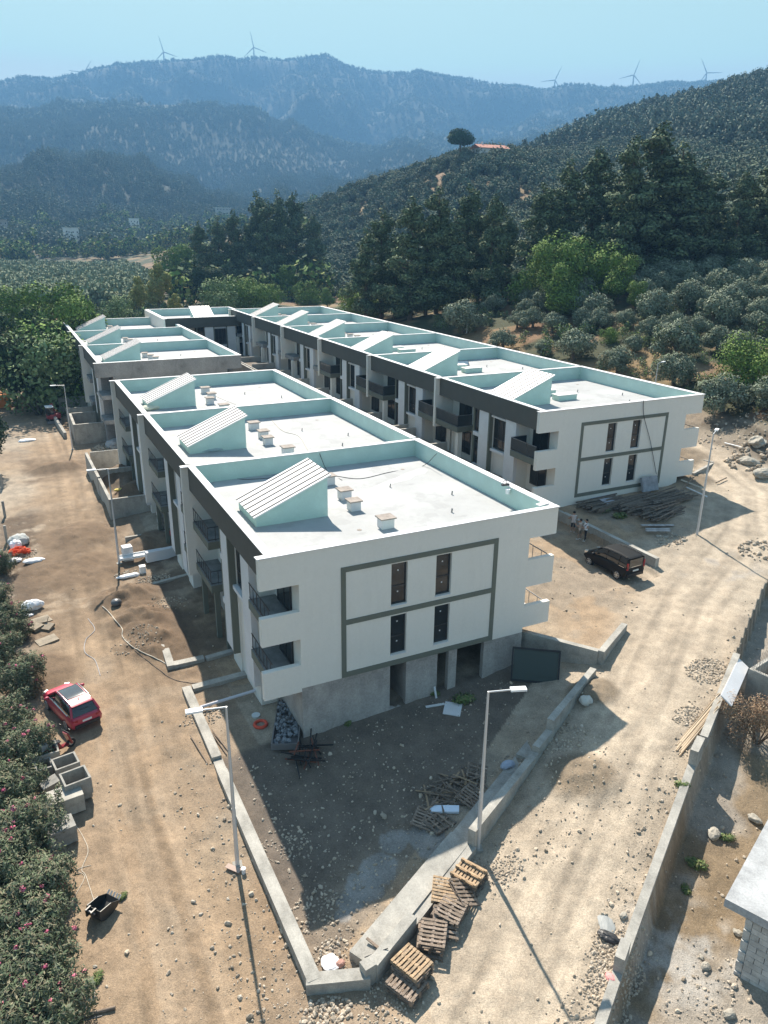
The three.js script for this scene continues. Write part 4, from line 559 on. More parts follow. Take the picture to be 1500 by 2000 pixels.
// street lamps: tapering pole, short arm, flat head
function lampPost(p, turn, label, h = 8) {
  const g = thing('street_lamp', [p.x, p.y, p.z], turn, label, 'street lamp', 'slim street lamps along the tracks');
  mb().bar(V(0, -0.3, 0), V(0, h * 0.38, 0), 0.095, 10, 0.085).bar(V(0, h * 0.38, 0), V(0, h, 0), 0.08, 10, 0.045).build('pole', M.pole, g);
  mb().box(-0.2, -0.1, -0.2, 0.2, 0.06, 0.2).build('base_plate', M.concrete, g);
  mb().bar(V(0, h - 0.02, 0), V(1.0, h + 0.03, 0), 0.035, 8).build('arm', M.pole, g);
  const hd = mb().box(0.9, h, -0.13, 1.55, h + 0.09, 0.13).build('lamp_head', M.plasticW, g); return g;
}
lampPost(V(5.81, 0, -25.33), Math.PI * 0.95, 'tall slim street lamp beside the kerb wall in the foreground');
lampPost(V(15.4, 0.35, -21.35), -0.35, 'street lamp by the pallet stacks in front of the shaded yard');
lampPost(V(45.6, 4.0, -37.65), 0.55, 'street lamp at the timber pile, its shadow across the right track');
{ const p = onG(233, 1100); lampPost(p, Math.PI, 'street lamp at the white block by the left yards'); const q = onG(142, 878); lampPost(q, Math.PI, 'street lamp by the basin below the mini excavator'); const s = onG(84, 752); lampPost(s, Math.PI, 'farthest street lamp at the head of the left track'); }
{ const p = atD(1282, 735, 92); p.y = ground(p.x, p.z); lampPost(p, 0.3, 'street lamp half hidden by an olive behind the right roof', clamp((project(p)[1] - 710) * project(p)[2] / FOCAL, 4, 9)); const q = atD(911, 660, 128); q.y = ground(q.x, q.z); lampPost(q, 0.3, 'street lamp rising behind the middle of the right terrace', clamp((project(q)[1] - 632) * project(q)[2] / FOCAL, 4, 9)); const s = atD(716, 620, 150); s.y = ground(s.x, s.z); lampPost(s, 0.3, 'small street lamp before the dark pine clump', clamp((project(s)[1] - 600) * project(s)[2] / FOCAL, 4, 9)); }
// wind turbines on the ridge
{
  function blade() { const s = [[1.4, 0], [3.2, 6], [2.6, 20], [1.8, 40], [0.7, 57]], P = []; for (const [w, y] of s) P.push([-w * 0.3, y], [w * 0.7, y]); const g = mb(); for (let i = 0; i < s.length - 1; i++) { const [w0, a] = s[i], [w1, b] = s[i + 1]; g.add(new THREE.CylinderGeometry(w1 / 2, w0 / 2, b - a, 6).scale(1.3, 1, 0.45).translate(0.2, (a + b) / 2, 0)); } return g; }
  const tm = mat(0.26, 0.28, 0.3, { roughness: 0.6 });
  [[167, 162, 143, -35, 'lowest wind turbine, far left on the ridge'], [322, 130, 102, 15, 'wind turbine on the left shoulder of the ridge'], [497, 125, 93, 12, 'wind turbine left of the highest summit'], [1081, 190, 157, -25, 'wind turbine right of the rocky knob on the ridge'], [1234, 178, 147, -18, 'middle one of the three right hand wind turbines'], [1375, 175, 143, 28, 'rightmost wind turbine above the near ridge']].forEach(([x, yb, yh, a, lb]) => {
    const p = atD(x, yb + 6, 3600), top = atD(x, yh, 3600), g = thing('wind_turbine', [p.x, Math.min(p.y, ground(p.x, p.z, false) - 2), p.z], -Math.atan2(p.x, -p.z), lb, 'wind turbine', 'wind turbines on the ridge'); const h = top.y - g.position.y;
    mb().bar(V(0, 0, 0), V(0, h, 0), 3.6, 10, 2.3).build('tower', tm, g); mb().box(-2, h - 2, -6, 2, h + 2.2, 4).build('nacelle', tm, g);
    const hub = mb().add(new THREE.SphereGeometry(2.2, 10, 8).translate(0, h, 5)).build('hub', tm, g);
    for (let i = 0; i < 3; i++) { const b = blade().build('blade', tm, hub); b.position.set(0, h, 5.4); b.rotation.z = (a + 120 * i) * Math.PI / 180; }
  });
  const p = atD(609, 122, 3600); const g = thing('mast', [p.x, p.y - 12, p.z], 0, 'tiny mast left of the summit', 'mast'); mb().bar(V(0, 0, 0), V(0, 42, 0), 1.0, 6, 0.5).build('pole', tm, g); mb().bar(V(-4, 38, 0), V(4, 38, 0), 0.5, 5).build('crossarm', tm, g);
}
// far houses
function farHouse(px, py, d, w, dp, h, turn, lb, roofM, wallM, flat) {
  const p = atD(px, py, d); const g = thing('far_house', [p.x, Math.max(p.y, ground(p.x, p.z, false) + 0.4), p.z], turn, lb, 'house');
  mb().box(-w / 2, -4, -dp / 2, w / 2, h, dp / 2).build('wall', wallM, g);
  if (flat) mb().box(-w / 2 - 0.4, h, -dp / 2 - 0.4, w / 2 + 0.4, h + 0.3, dp / 2 + 0.4).build('roof', roofM, g);
  else { const s = new THREE.Shape([[-dp / 2 - 0.7, h], [dp / 2 + 0.7, h], [0, h + dp * 0.2]].map((q) => new THREE.Vector2(...q))); const r = mb().add(new THREE.ExtrudeGeometry(s, { depth: w + 1.2, bevelEnabled: false }).rotateY(Math.PI / 2).translate(-w / 2 - 0.6, 0, 0)).build('roof', roofM, g); mb().box(-w * 0.3, h + 0.4, -0.4, -w * 0.3 + 0.7, h + dp * 0.2 + 1.1, 0.3).build('chimney', wallM, r); }
  const n = Math.max(2, Math.round(w / 3.2)); for (let k = 0; k < (h > 5 ? 2 : 1); k++) for (let i = 0; i < n; i++) { const x = lerp(-w / 2 + 1.2, w / 2 - 1.2, n === 1 ? .5 : i / (n - 1)); mb().box(x - 0.35, 1.0 + 3 * k, dp / 2, x + 0.35, 2.0 + 3 * k, dp / 2 + 0.06).build('window', M.glass, g); }
  return g;
}
const redTile = mat(0.42, 0.17, 0.12), farWhite = mat(0.72, 0.7, 0.68);
farHouse(955, 322, 388, 14.5, 9, 4.2, 0.35 - YAW, 'long house with a red tiled roof on top of the olive knoll', redTile, farWhite);
farHouse(140, 466, 640, 8.5, 8, 7.4, 0.3, 'white two-storey house with a white roof across the valley', farWhite, farWhite, 1);
farHouse(64, 461, 640, 5.5, 4, 3, 0.2, 'tiny white hut left of the white two-storey house', farWhite, farWhite, 1);
farHouse(262, 436, 780, 8, 6, 4, 0, 'low grey-roofed house right of the cypress row', mat(0.5, 0.55, 0.6), farWhite, 1);
farHouse(436, 412, 900, 16, 6, 3, 0, 'long flat pale building high across the valley', farWhite, mat(0.4, 0.4, 0.4), 1);
farHouse(0, 440, 700, 9, 8, 4, 0.2, 'pale building cut by the left picture edge', mat(0.4, 0.33, 0.28), mat(0.35, 0.31, 0.28), 1);
// ---------------------------------------------------------------- vehicles
function loft(st, round = 0.08) {                                            // st: [x, y bottom, y top, half width at the sill, middle, top]
  const P = [], I = [], n = 14;
  for (const [x, yb, yt, wb, wm, wt] of st) { const h = yt - yb, c = Math.min(round, h * 0.4), q = [[wb * 0.86, yb], [wb, yb + c * 0.7], [wm, yb + h * 0.45], [lerp(wm, wt, 0.6), yb + h * 0.78], [wt, yt - c * 0.7], [wt - c * 0.4, yt - c * 0.15], [wt - c, yt]]; for (const [z, y] of q) P.push(x, y, z); for (const [z, y] of q.slice().reverse()) P.push(x, y, -z); }
  for (let s = 0; s + 1 < st.length; s++) for (let i = 0; i < n; i++) { const a = s * n + i, b = s * n + (i + 1) % n; I.push(a, b, a + n, b, b + n, a + n); }
  const cap = (s, f) => { for (let i = 1; i + 1 < n; i++) f ? I.push(s * n, s * n + i + 1, s * n + i) : I.push(s * n, s * n + i, s * n + i + 1); }; cap(0, true); cap(st.length - 1, false);
  const g = new THREE.BufferGeometry(); g.setAttribute('position', new THREE.Float32BufferAttribute(P, 3)); g.setIndex(I); g.computeVertexNormals();
  return g;
}
const carPaint = (r, g, b) => new THREE.MeshPhysicalMaterial({ color: lin(r, g, b), roughness: 0.45, metalness: 0, clearcoat: 0.5, clearcoatRoughness: 0.04, side: THREE.DoubleSide });
const carGlass = new THREE.MeshPhysicalMaterial({ color: lin(0.012, 0.014, 0.016), roughness: 0.05, clearcoat: 1, side: THREE.DoubleSide });
const rubber = mat(0.02, 0.02, 0.02, { roughness: 0.9 }), rimM = mat(0.5, 0.5, 0.5, { metalness: 0.7, roughness: 0.35 }), tailM = mat(0.32, 0.012, 0.02, { roughness: 0.25 }), chrome = mat(0.75, 0.75, 0.75, { metalness: 0.9, roughness: 0.25 }), plateM = mat(0.7, 0.7, 0.68);
function wheels(c, xs, w, r) {
  for (const x of xs) for (const s of [-1, 1]) {
    const g = mb(); g.add(new THREE.CylinderGeometry(r, r, 0.21, 22).rotateX(Math.PI / 2).translate(x, r, s * w)); const wh = g.build('wheel', rubber, c);
    const rm = mb(); rm.add(new THREE.CylinderGeometry(r * 0.32, r * 0.32, 0.02, 14).rotateX(Math.PI / 2).translate(x, r, s * (w + 0.115))); for (let i = 0; i < 6; i++) { const a = i * Math.PI / 3; rm.rbox(x + Math.cos(a) * r * 0.38, r + Math.sin(a) * r * 0.38, s * (w + 0.112), r * 0.62, r * 0.17, 0.02, 0, 0, a); } rm.add(new THREE.TorusGeometry(r * 0.68, r * 0.05, 6, 20).translate(x, r, s * (w + 0.108))); rm.build('rim', rimM, wh);
  }
}
const heading = (d) => Math.atan2(-d.z, d.x);
{ // the red car on the left track
  const a = onY(143, 1433, 0), b = onY(201, 1416, 0), dir = V(-0.30, 0, -0.954).normalize(), c0 = a.clone().add(b).multiplyScalar(0.5).addScaledVector(dir, 2.05); c0.y = ground(c0.x, c0.z, false) - 0.02;
  const c = thing('parked_car', c0.toArray(), heading(dir), 'red crossover car with a glass roof, parked beside the oleanders', 'car'), red = carPaint(0.42, 0.03, 0.065);
  const body = mb().add(loft([[-2.12, .5, .92, .66, .74, .66], [-2.05, .36, 1.0, .8, .86, .76], [-1.6, .3, 1.04, .86, .91, .8], [-.6, .27, 1.0, .87, .91, .82], [.7, .27, .98, .87, .91, .82], [1.25, .28, .97, .86, .91, .8], [1.75, .32, .88, .82, .88, .72], [2.0, .4, .78, .72, .8, .62], [2.12, .45, .68, .55, .66, .5]])).build('body', red, c);
  mb().add(loft([[-1.98, .94, .99, .76, .76, .7], [-1.62, .94, 1.5, .8, .77, .6], [-1.45, .94, 1.555, .82, .78, .6], [-.6, .94, 1.61, .82, .78, .62], [.1, .94, 1.585, .82, .78, .61], [.35, .94, 1.53, .82, .78, .6], [1.25, .94, .985, .8, .78, .7]], 0.1)).build('glasshouse', carGlass, c);
  const roof = mb().add(loft([[-1.72, 1.475, 1.52, .56, .6, .58], [-1.5, 1.53, 1.58, .6, .625, .6], [-.6, 1.585, 1.635, .62, .645, .62], [.1, 1.56, 1.61, .61, .64, .61], [.36, 1.50, 1.54, .6, .62, .59]], 0.03)).build('roof', red, c);
  mb().add(loft([[-1.0, 1.6, 1.636, .5, .52, .5], [-.6, 1.6, 1.65, .5, .53, .51], [.1, 1.58, 1.626, .5, .53, .51], [.33, 1.53, 1.562, .5, .52, .5]], 0.02)).build('glass_roof', new THREE.MeshPhysicalMaterial({ color: lin(0.05, 0.055, 0.06), roughness: 0.12, clearcoat: 1, side: THREE.DoubleSide }), roof);
  for (const s of [-1, 1]) {
    mb().tube([V(-1.5, 1.6, s * .57), V(-.6, 1.67, s * .59), V(.2, 1.63, s * .58)], 0.022, 16, 6).build('roof_rail', chrome, roof);
    mb().bar(V(.35, 1.54, s * .61), V(1.2, .99, s * .77), 0.045, 6).build('front_pillar', red, c); mb().bar(V(-1.62, 1.5, s * .6), V(-2.0, 1.0, s * .76), 0.07, 6).build('rear_pillar', red, c); mb().bar(V(-1.55, 1.0, s * .815), V(.95, .985, s * .815), 0.018, 6).build('window_trim', chrome, c);
    mb().add(new THREE.SphereGeometry(0.13, 10, 8).scale(0.8, 0.75, 1.1).translate(.75, 1.08, s * 1.0)).build('mirror', red, c);
    mb().rbox(-2.1, .84, s * .62, 0.06, .1, .26, 0, s * 0.25, 0).build('tail_light', tailM, c); mb().rbox(2.0, .72, s * .6, 0.12, .12, .26, 0, s * -0.5, 0).build('headlight', chrome, c);
  }
  mb().rbox(-2.13, .5, 0, .08, .2, 1.36).build('rear_bumper', M.black, c); mb().rbox(-2.135, .74, 0, .03, .11, .5).build('number_plate', plateM, body); mb().rbox(-1.8, 1.26, .05, .02, .02, .5, 0, 0, -0.9).build('wiper', M.black, c); mb().bar(V(-1.2, 1.62, 0), V(-1.32, 1.68, 0), 0.02, 6).build('aerial', M.black, c);
  wheels(c, [-1.3, 1.3], 0.8, 0.345);
}
{ // the black van-like car by the wall
  const y = 3.25, rear = onY(1243, 1131, y), front = onY(1172, 1096, y), dir = front.clone().sub(rear); dir.y = 0; dir.normalize(); const c0 = rear.clone().addScaledVector(dir, 2.1).add(V(-0.15, 0, -0.1)); c0.y = ground(c0.x, c0.z, false) - 0.02;
  const c = thing('parked_van', c0.toArray(), heading(dir), 'black high-roofed family van parked along the low concrete wall', 'van'), blk = new THREE.MeshPhysicalMaterial({ color: lin(0.012, 0.012, 0.012), roughness: 0.5, clearcoat: 0.06, clearcoatRoughness: 0.2, specularIntensity: 0.3, side: THREE.DoubleSide });
  mb().add(loft([[-2.15, .5, 1.0, .74, .82, .78], [-2.08, .34, 1.08, .84, .88, .84], [-1.2, .3, 1.06, .86, .9, .85], [.6, .28, 1.02, .86, .9, .85], [1.2, .28, 1.05, .86, .9, .78], [1.75, .34, .92, .82, .86, .66], [2.05, .42, .78, .7, .76, .56], [2.15, .48, .66, .55, .62, .45]])).build('body', blk, c);
  mb().add(loft([[-2.13, 1.02, 1.06, .8, .8, .78], [-2.06, 1.02, 1.72, .83, .8, .7], [-1.0, 1.02, 1.78, .84, .81, .72], [.1, 1.02, 1.74, .84, .81, .71], [.5, 1.02, 1.64, .83, .8, .68], [1.35, 1.0, 1.06, .8, .78, .7]], 0.08)).build('glasshouse', carGlass, c);
  const roof = mb().add(loft([[-2.12, 1.69, 1.75, .66, .7, .66], [-1.9, 1.74, 1.80, .7, .73, .7], [-1.0, 1.76, 1.82, .72, .74, .71], [.1, 1.72, 1.78, .7, .73, .7], [.5, 1.62, 1.67, .67, .69, .66]], 0.03)).build('roof', blk, c);
  for (const s of [-1, 1]) {
    for (const [x0, y0, x1, y1, r] of [[.5, 1.64, 1.35, 1.05, .04], [-.25, 1.74, -.2, 1.04, .05], [-1.35, 1.76, -1.35, 1.04, .06], [-2.06, 1.72, -2.1, 1.04, .08]]) mb().bar(V(x0, y0, s * .7), V(x1, y1, s * .815), r, 6).build('pillar', blk, c);
    mb().tube([V(-1.9, 1.83, s * .66), V(-.9, 1.87, s * .68), V(.1, 1.82, s * .67)], 0.022, 14, 6).build('roof_rail', M.black, roof); mb().rbox(-2.13, 1.2, s * .78, .07, .5, .14).build('tail_light', tailM, c); mb().rbox(1.95, .82, s * .58, .25, .15, .24, 0, s * -0.5, 0).build('headlight', chrome, c);
    mb().add(new THREE.SphereGeometry(0.14, 10, 8).scale(0.7, 0.9, 1.1).translate(.85, 1.1, s * 1.02)).build('mirror', blk, c); mb().rbox(-1.65, 1.08, s * .865, .5, .03, .02).build('side_trim', chrome, c);
  }
  mb().rbox(-2.16, .52, 0, .08, .22, 1.5).build('rear_bumper', M.black, c); mb().rbox(-2.165, .82, 0, .03, .11, .52).build('number_plate', plateM, c); mb().rbox(-2.15, 1.12, 0, .02, .03, .9).build('tailgate_trim', chrome, c); mb().rbox(-2.13, 1.4, 0, .02, .52, 1.25).build('rear_window', carGlass, c);
  wheels(c, [-1.35, 1.32], 0.8, 0.32);
}
{ // mini excavator
  const p = onG(106, 826), c = thing('mini_excavator', p.toArray(), 0.05, 'small red excavator with a dark cab standing before a dirt heap', 'excavator'), red = mat(0.30, 0.035, 0.045, { roughness: 0.5 });
  for (const s of [-1, 1]) { const t = mb().add(new THREE.CapsuleGeometry(0.26, 1.5, 6, 12).rotateX(Math.PI / 2).scale(0.8, 1, 1).translate(s * .75, .27, -.4)); t.build('track', rubber, c); }
  mb().rbox(0, .3, .95, 1.9, .36, .08).build('blade', M.steel, c); mb().box(-.5, .4, -1.1, .5, .62, .4).build('undercarriage', M.black, c);
  const b = mb().add(new THREE.CylinderGeometry(.88, .92, .62, 20).translate(.05, .98, -.3)); b.box(.1, .7, -.3, .95, 1.35, .5); b.build('engine_cover', red, c);
  mb().box(-.85, .75, -1.0, .08, 1.2, .45).build('cab_base', red, c); const cab = mb().box(-.84, 1.2, -.98, .06, 2.28, .43).build('cab', carGlass, c); mb().box(-.9, 2.28, -1.04, .12, 2.38, .5).build('roof', M.plasticW, cab); const pil = mb(); for (const [x, z] of [[-.86, -1], [.08, -1], [-.86, .45], [.08, .45]]) pil.box(x - .03, 1.2, z - .03, x + .03, 2.28, z + .03); pil.build('cab_frame', M.black, cab);
  mb().beam(V(.3, 1.0, -1.0), V(.2, 2.3, -2.0), .22, .26).beam(V(.2, 2.3, -2.0), V(.1, 2.0, -3.0), .2, .22).build('boom', red, c); mb().beam(V(.1, 2.05, -2.95), V(-.1, .8, -3.3), .18, .2).build('arm', red, c); mb().add(new THREE.CylinderGeometry(.32, .32, .5, 12, 1, true, 0, 4).rotateZ(Math.PI / 2).translate(-.1, .5, -3.3)).build('bucket', M.steel, c);
}
{ // scooter behind the hollow boxes
  const p = onG(122, 1470), c = thing('motor_scooter', [p.x - .05, p.y, p.z], 0.55, 'dark red scooter half hidden behind the hollow concrete boxes', 'scooter'), red = carPaint(0.2, 0.01, 0.02);
  for (const x of [-.62, .62]) { const w = mb().add(new THREE.TorusGeometry(.2, .07, 8, 18).translate(x, .27, 0)).build('wheel', rubber, c); mb().add(new THREE.CylinderGeometry(.13, .13, .06, 10).rotateX(Math.PI / 2).translate(x, .27, 0)).build('rim', rimM, w); }
  mb().add(loft([[-.85, .55, .72, .08, .12, .1], [-.6, .4, .78, .14, .19, .15], [-.1, .35, .74, .15, .19, .14], [.05, .3, .42, .14, .16, .12], [.4, .28, .38, .14, .16, .12]], .05)).build('body', red, c);
  mb().add(loft([[-.8, .76, .86, .1, .14, .1], [-.45, .74, .84, .15, .17, .13], [0, .72, .82, .12, .14, .1]], .05)).build('seat', M.cable, c); mb().rbox(-.95, .98, 0, .36, .3, .38).build('top_box', mat(.25, .26, .27), c); mb().rbox(-.9, .68, 0, .06, .09, .22).build('tail_light', tailM, c);
  mb().rbox(.48, .68, 0, .1, .75, .36, 0, 0, .3).build('leg_shield', red, c); mb().bar(V(.42, 1.08, -.34), V(.42, 1.08, .34), .02, 6).build('handlebar', M.black, c); for (const s of [-1, 1]) mb().bar(V(.44, 1.08, s * .25), V(.4, 1.32, s * .36), .012, 5).rbox(.4, 1.34, s * .37, .03, .1, .14).build('mirror', M.black, c);
}
// ---------------------------------------------------------------- pallets, timber and building rubbish
function palletProto(m, boards) {
  const g = new THREE.Group(); g.name = 'pallet'; const n = boards;
  for (let i = 0; i < n; i++) { const b = mb().rbox(lerp(-.55, .55, i / (n - 1)) + (hash2(i, n, 3) - .5) * .02, .133, 0, .1, .022, .98 + .02 * hash2(i, n, 5), 0, (hash2(i, n, 9) - .5) * .02, 0).build('board', m[i % m.length], g); }
  for (const z of [-.45, 0, .45]) { mb().box(-.6, .112, z - .05, .6, .1215, z + .05).box(-.6, 0, z - .05, .6, .02, z + .05).build('board', m[1 % m.length], g); for (const x of [-.54, 0, .54]) mb().box(x - .06, .02, z - .05, x + .06, .1115, z + .05).build('block', m[0], g); }
  return g;
}
const PA = palletProto([M.woodA, mat(.6, .44, .29, { map: rep(T.wood, .7) })], 8), PB = palletProto([M.woodB, mat(.40, .335, .29, { map: rep(T.wood, .7) }), M.woodB], 7), PC = palletProto([M.woodC, M.woodB], 5);
function pallet(pr, p, rot, label, group) { const o = pr.clone(); o.name = numbered('wooden_pallet'); scene.add(o); o.position.copy(p); o.rotation.set(rot[0], rot[1], rot[2], 'YXZ'); tag(o, label, 'pallet', group); return o; }
{
  const wa = 28 * Math.PI / 180, r = rng(55), put = (px, py, h) => { const p = onY(px, py, .3 + h); p.y = ground(p.x, p.z, false); return p; };
  const ST = [[918, 1694, 4, wa + 1.57, PA, 'topmost upturned pale pallet of the stack by the street lamp', 0.7], [882, 1758, 4, wa + .15, PB, 'topmost tilted pallet of the second stack from the lamp', .72], [846, 1812, 4, wa + .45, PB, 'topmost grey weathered pallet of the middle stack', .6], [806, 1868, 5, wa + 1.45, PA, 'topmost bright yellowish pallet of the fourth stack from the lamp', .72], [796, 1908, 3, wa + 1.5, PB, 'topmost pallet of the lowest stack nearest the bottom corner', .4]];
  const wh = ['by the street lamp', 'second from the lamp', 'in the middle', 'fourth from the lamp', 'nearest the bottom corner'], od = ['bottom', 'second', 'third', 'fourth'];
  ST.forEach(([x, y, n, a, pr, lb, h], k) => { const b = put(x, y, h); for (let i = 0; i < n; i++) { const top = i === n - 1, q = b.clone().add(V((r() - .5) * .16, i * .157 + .01, (r() - .5) * .16)); const t = pallet(top ? pr : i % 2 ? PB : PC, q, [top && k === 1 ? .12 : 0, a + (top ? 0 : (r() - .5) * .24), 0], top ? lb : `${od[i]} pallet from below in the stack ${wh[k]}`, 'pallets stacked by the right track'); if (k === 0 && top) { t.rotation.x = Math.PI; t.position.y += .15; } } });
  const extra = [[868, 1735, .55, wa + .5, [.1, 0, .08]], [905, 1740, .35, wa + 1.2, [.5, 0, .3]], [870, 1795, .35, wa + .6, [.25, 0, .2]]]; extra.forEach(([x, y, h, a, e], i) => { const p = put(x, y, h); p.y += h; pallet(i ? PB : PA, p, [e[0], a, e[2]], ['pallet slid askew between the lamp stack and the second stack', 'dark pallet leaning in the gap behind the second stack', 'grey pallet leaning against the middle stack'][i], 'pallets stacked by the right track'); });
  { const p = onG(828, 1604); pallet(PB, p.add(V(0, .05, 0)), [.12, .75, .05], 'single grey pallet lying on dried cement in the shaded yard'); const q = onG(858, 1610); pallet(PC, q.add(V(0, .02, 0)), [0, .2, 0], 'small dark pallet next to the single grey pallet in the yard'); const s = onG(930, 1512); pallet(PC, s.add(V(0, .05, 0)), [.2, .9, 0], 'open frame pallet at the far end of the broken heap'); const u = onG(918, 1560); pallet(PB, u.add(V(0, .1, 0)), [.15, .4, .1], 'pallet at the right end of the broken heap in the yard'); }
  const c0 = onG(892, 1545), hp = thing('broken_timber_heap', [c0.x, c0.y, c0.z], 0, 'heap of broken grey pallets and slats in the shaded yard', 'timber heap'); for (let i = 0; i < 60; i++) { const a = r() * 6.283, q = Math.sqrt(r()), x = Math.cos(a) * q * 1.7 + .1, z = Math.sin(a) * q * 1.05, L = .35 + r() * .5, b = r() * 3.14, e = (r() - .5) * .5, y = .08 + (1 - q) * .75 * r(); mb().beam(V(x - Math.cos(b) * L, y - e * L * .5, z - Math.sin(b) * L), V(x + Math.cos(b) * L, y + e * L * .5, z + Math.sin(b) * L), .09, .024, r() * .5).build('slat', [M.woodB, M.woodC, M.woodB, M.woodA][i % 4], hp); }
}
function box3(name, label, cat, p, turn, parts, group) { const o = thing(name, [p.x, p.y, p.z], turn, label, cat, group); for (const [n, m, f] of parts) { const b = mb(); f(b); b.build(n, m, o); } return o; }
const slab = (name, label, cat, p, turn, w, h, d, m, tilt = 0, roll = 0, group) => { const o = mb().rbox(0, 0, 0, w, h, d).build(name, m, scene); o.position.copy(p); o.rotation.set(tilt, turn, roll, 'YXZ'); return tag(o, label, cat, group); };
{ // hollow concrete boxes and blocks left of the track
  const cm = mat(.40, .385, .36, { map: rep(T.concrete, 1.6), bumpMap: rep(T.bump, .9), bumpScale: .006 });
  const cm2 = mat(.56, .53, .48, { map: rep(T.concrete, 1.6) }); const hollow = (px, py, h, w, d, turn, lb, y0 = 0) => { const p = onY(px, py, y0 + h); const g = ground(p.x, p.z, false); p.y = Math.max(g, 0) + y0 - .05; return box3('hollow_concrete_box', lb, 'concrete box', p, turn, [['box_shell', cm, (b) => { b.box(-w / 2, 0, -d / 2, w / 2, h, -d / 2 + .09).box(-w / 2, 0, d / 2 - .09, w / 2, h, d / 2).box(-w / 2, 0, -d / 2 + .09, -w / 2 + .09, h, d / 2 - .09).box(w / 2 - .09, 0, -d / 2 + .09, w / 2, h, d / 2 - .09).box(-w / 2 + .09, 0, -d / 2 + .09, w / 2 - .09, .1, d / 2 - .09); }]], 'hollow concrete boxes beside the oleanders'); };
  hollow(84, 1462, .85, 1.35, 1.1, .1, 'hollow concrete box in front of the scooter, rear of the group'); hollow(84, 1490, .7, .8, .9, .1, 'hollow concrete box mostly covered by oleander leaves'); hollow(127, 1484, .85, 1.15, 1.0, .17, 'empty concrete box right of the covered one, rear of the front pair'); hollow(146, 1513, .9, 1.2, 1.1, .17, 'empty concrete box standing on another box at the track edge', .35);
  const q = onY(163, 1540, .3); q.y = 0; slab('concrete_block', 'low concrete base block under the raised hollow box', 'concrete block', V(q.x - .25, .22, q.z), .17, 1.05, .42, 1.0, cm);
  const s = onY(126, 1553, .8); slab('concrete_block', 'solid pale concrete block with a cable lying across it', 'concrete block', V(s.x, .45, s.z), .12, 1.5, .9, 1.05, cm2);
  const t = onY(112, 1588, .6); slab('concrete_slab', 'thick concrete slab leaning on the solid pale block', 'concrete slab', V(t.x - .1, .6, t.z), .45, .55, .14, 1.35, cm, .45, .25); const u = onY(120, 1606, .4); slab('concrete_slab', 'lower leaning concrete slab at the front of the block group', 'concrete slab', V(u.x, .4, u.z + .1), .4, .5, .14, .8, cm, .3, .3); const w2 = onY(118, 1622, .5); slab('concrete_block', 'big grey concrete block at the front end of the block group', 'concrete block', V(w2.x, .4, w2.z), .15, 1.2, .85, .9, cm); const v = onY(98, 1530, .5); slab('concrete_block', 'broken rough concrete block among the oleander leaves', 'concrete block', V(v.x, .35, v.z), .3, .8, .6, .6, cm, .1, .15);
  // loose slabs and sack farther back
  const sl = mat(.42, .35, .27, { map: rep(T.concrete, 1.4) }); [[82, 1213, .75, .09, .6, .3, 'flat tan slab at the back of the slab pile'], [92, 1252, .85, .13, .55, .3, 'thick tan slab at the front of the slab pile'], [72, 1230, .5, .25, .4, .6, 'broken pale lump in the middle of the slab pile'], [82, 1222, .6, .12, .35, -.2, 'tilted tan slab on top of the slab pile'], [94, 1228, .45, .2, .4, .9, 'small squarish lump at the right of the slab pile']].forEach(([x, y, w, h, d, a, lb], i) => { const p = onG(x, y); slab('stone_slab', lb, 'slab', p.add(V(0, h * .6 + (i === 3 ? .3 : 0), 0)), a, w * 1.5, h, d * 1.6, sl, i === 3 ? .25 : .05, .06 * i); });
}
function lump(name, label, cat, p, sx, sy, sz, m, seed, turn = 0) {           // sacks, bags, stones: a crumpled rounded body
  const g = new THREE.IcosahedronGeometry(1, 4), a = g.attributes.position; for (let i = 0; i < a.count; i++) { const v = V(a.getX(i), a.getY(i), a.getZ(i)); const k = 0.62 + 0.62 * fbm(v.x * 1.9 + seed, v.y * 1.7 + v.z * 1.6, 4, seed) + 0.22 * (fbm(v.x * 5 + seed, v.z * 5 + v.y * 4, 3, seed + 3) - .5); a.setXYZ(i, v.x * k * sx, Math.max(-.75, v.y * k) * sy, v.z * k * sz); }
  g.computeVertexNormals(); const o = mb().add(g).build(name, m, scene); o.position.copy(p); o.rotation.y = turn; return tag(o, label, cat);
}
const sackM = mat(.78, .79, .82, { roughness: .6 }), bagG = mat(.42, .43, .41), tarpM = mat(.25, .26, .255, { roughness: .6 }), orange = mat(.75, .10, .03), stoneM = mat(.50, .46, .40, { map: rep(T.concrete, .9) });
lump('white_sack', 'big shiny white sack lying beside the oleanders', 'sack', onG(65, 1190, .3), .75, .45, .5, sackM, 3); lump('white_sack', 'small white bag under the front of the big sack', 'sack', onG(54, 1203, .08), .4, .12, .22, sackM, 5);
lump('grey_bag', 'grey-black bag at the top of the left rubbish heap', 'bag', onG(37, 1063, .35), .9, .5, .7, bagG, 8); lump('white_bag', 'white bag above the orange net', 'bag', onG(31, 1073, .4), .5, .45, .45, sackM, 9); lump('white_bag', 'crumpled white sheeting at the foot of the rubbish heap', 'bag', onG(66, 1098, .12), .9, .18, .35, sackM, 12); lump('white_bag', 'torn white sheet near the fence posts', 'bag', onG(30, 1098, .15), .5, .2, .4, sackM, 14);
{ const p = onG(38, 1084), o = thing('orange_net', [p.x, p.y, p.z], 0, 'tangle of bright orange netting in the left rubbish heap', 'net'), r = rng(5), b = mb(); for (let i = 0; i < 16; i++) { const a = r() * 6.28, q = []; for (let k = 0; k < 5; k++) q.push(V((r() - .4) * 1.5, .05 + r() * .55, (r() - .5) * .9)); b.tube(q, .035, 16, 5); } b.build('strand', orange, o); }
lump('orange_bag', 'orange bundle inside the left rubbish heap', 'bag', onG(28, 1084, .25), .45, .32, .4, orange, 22);
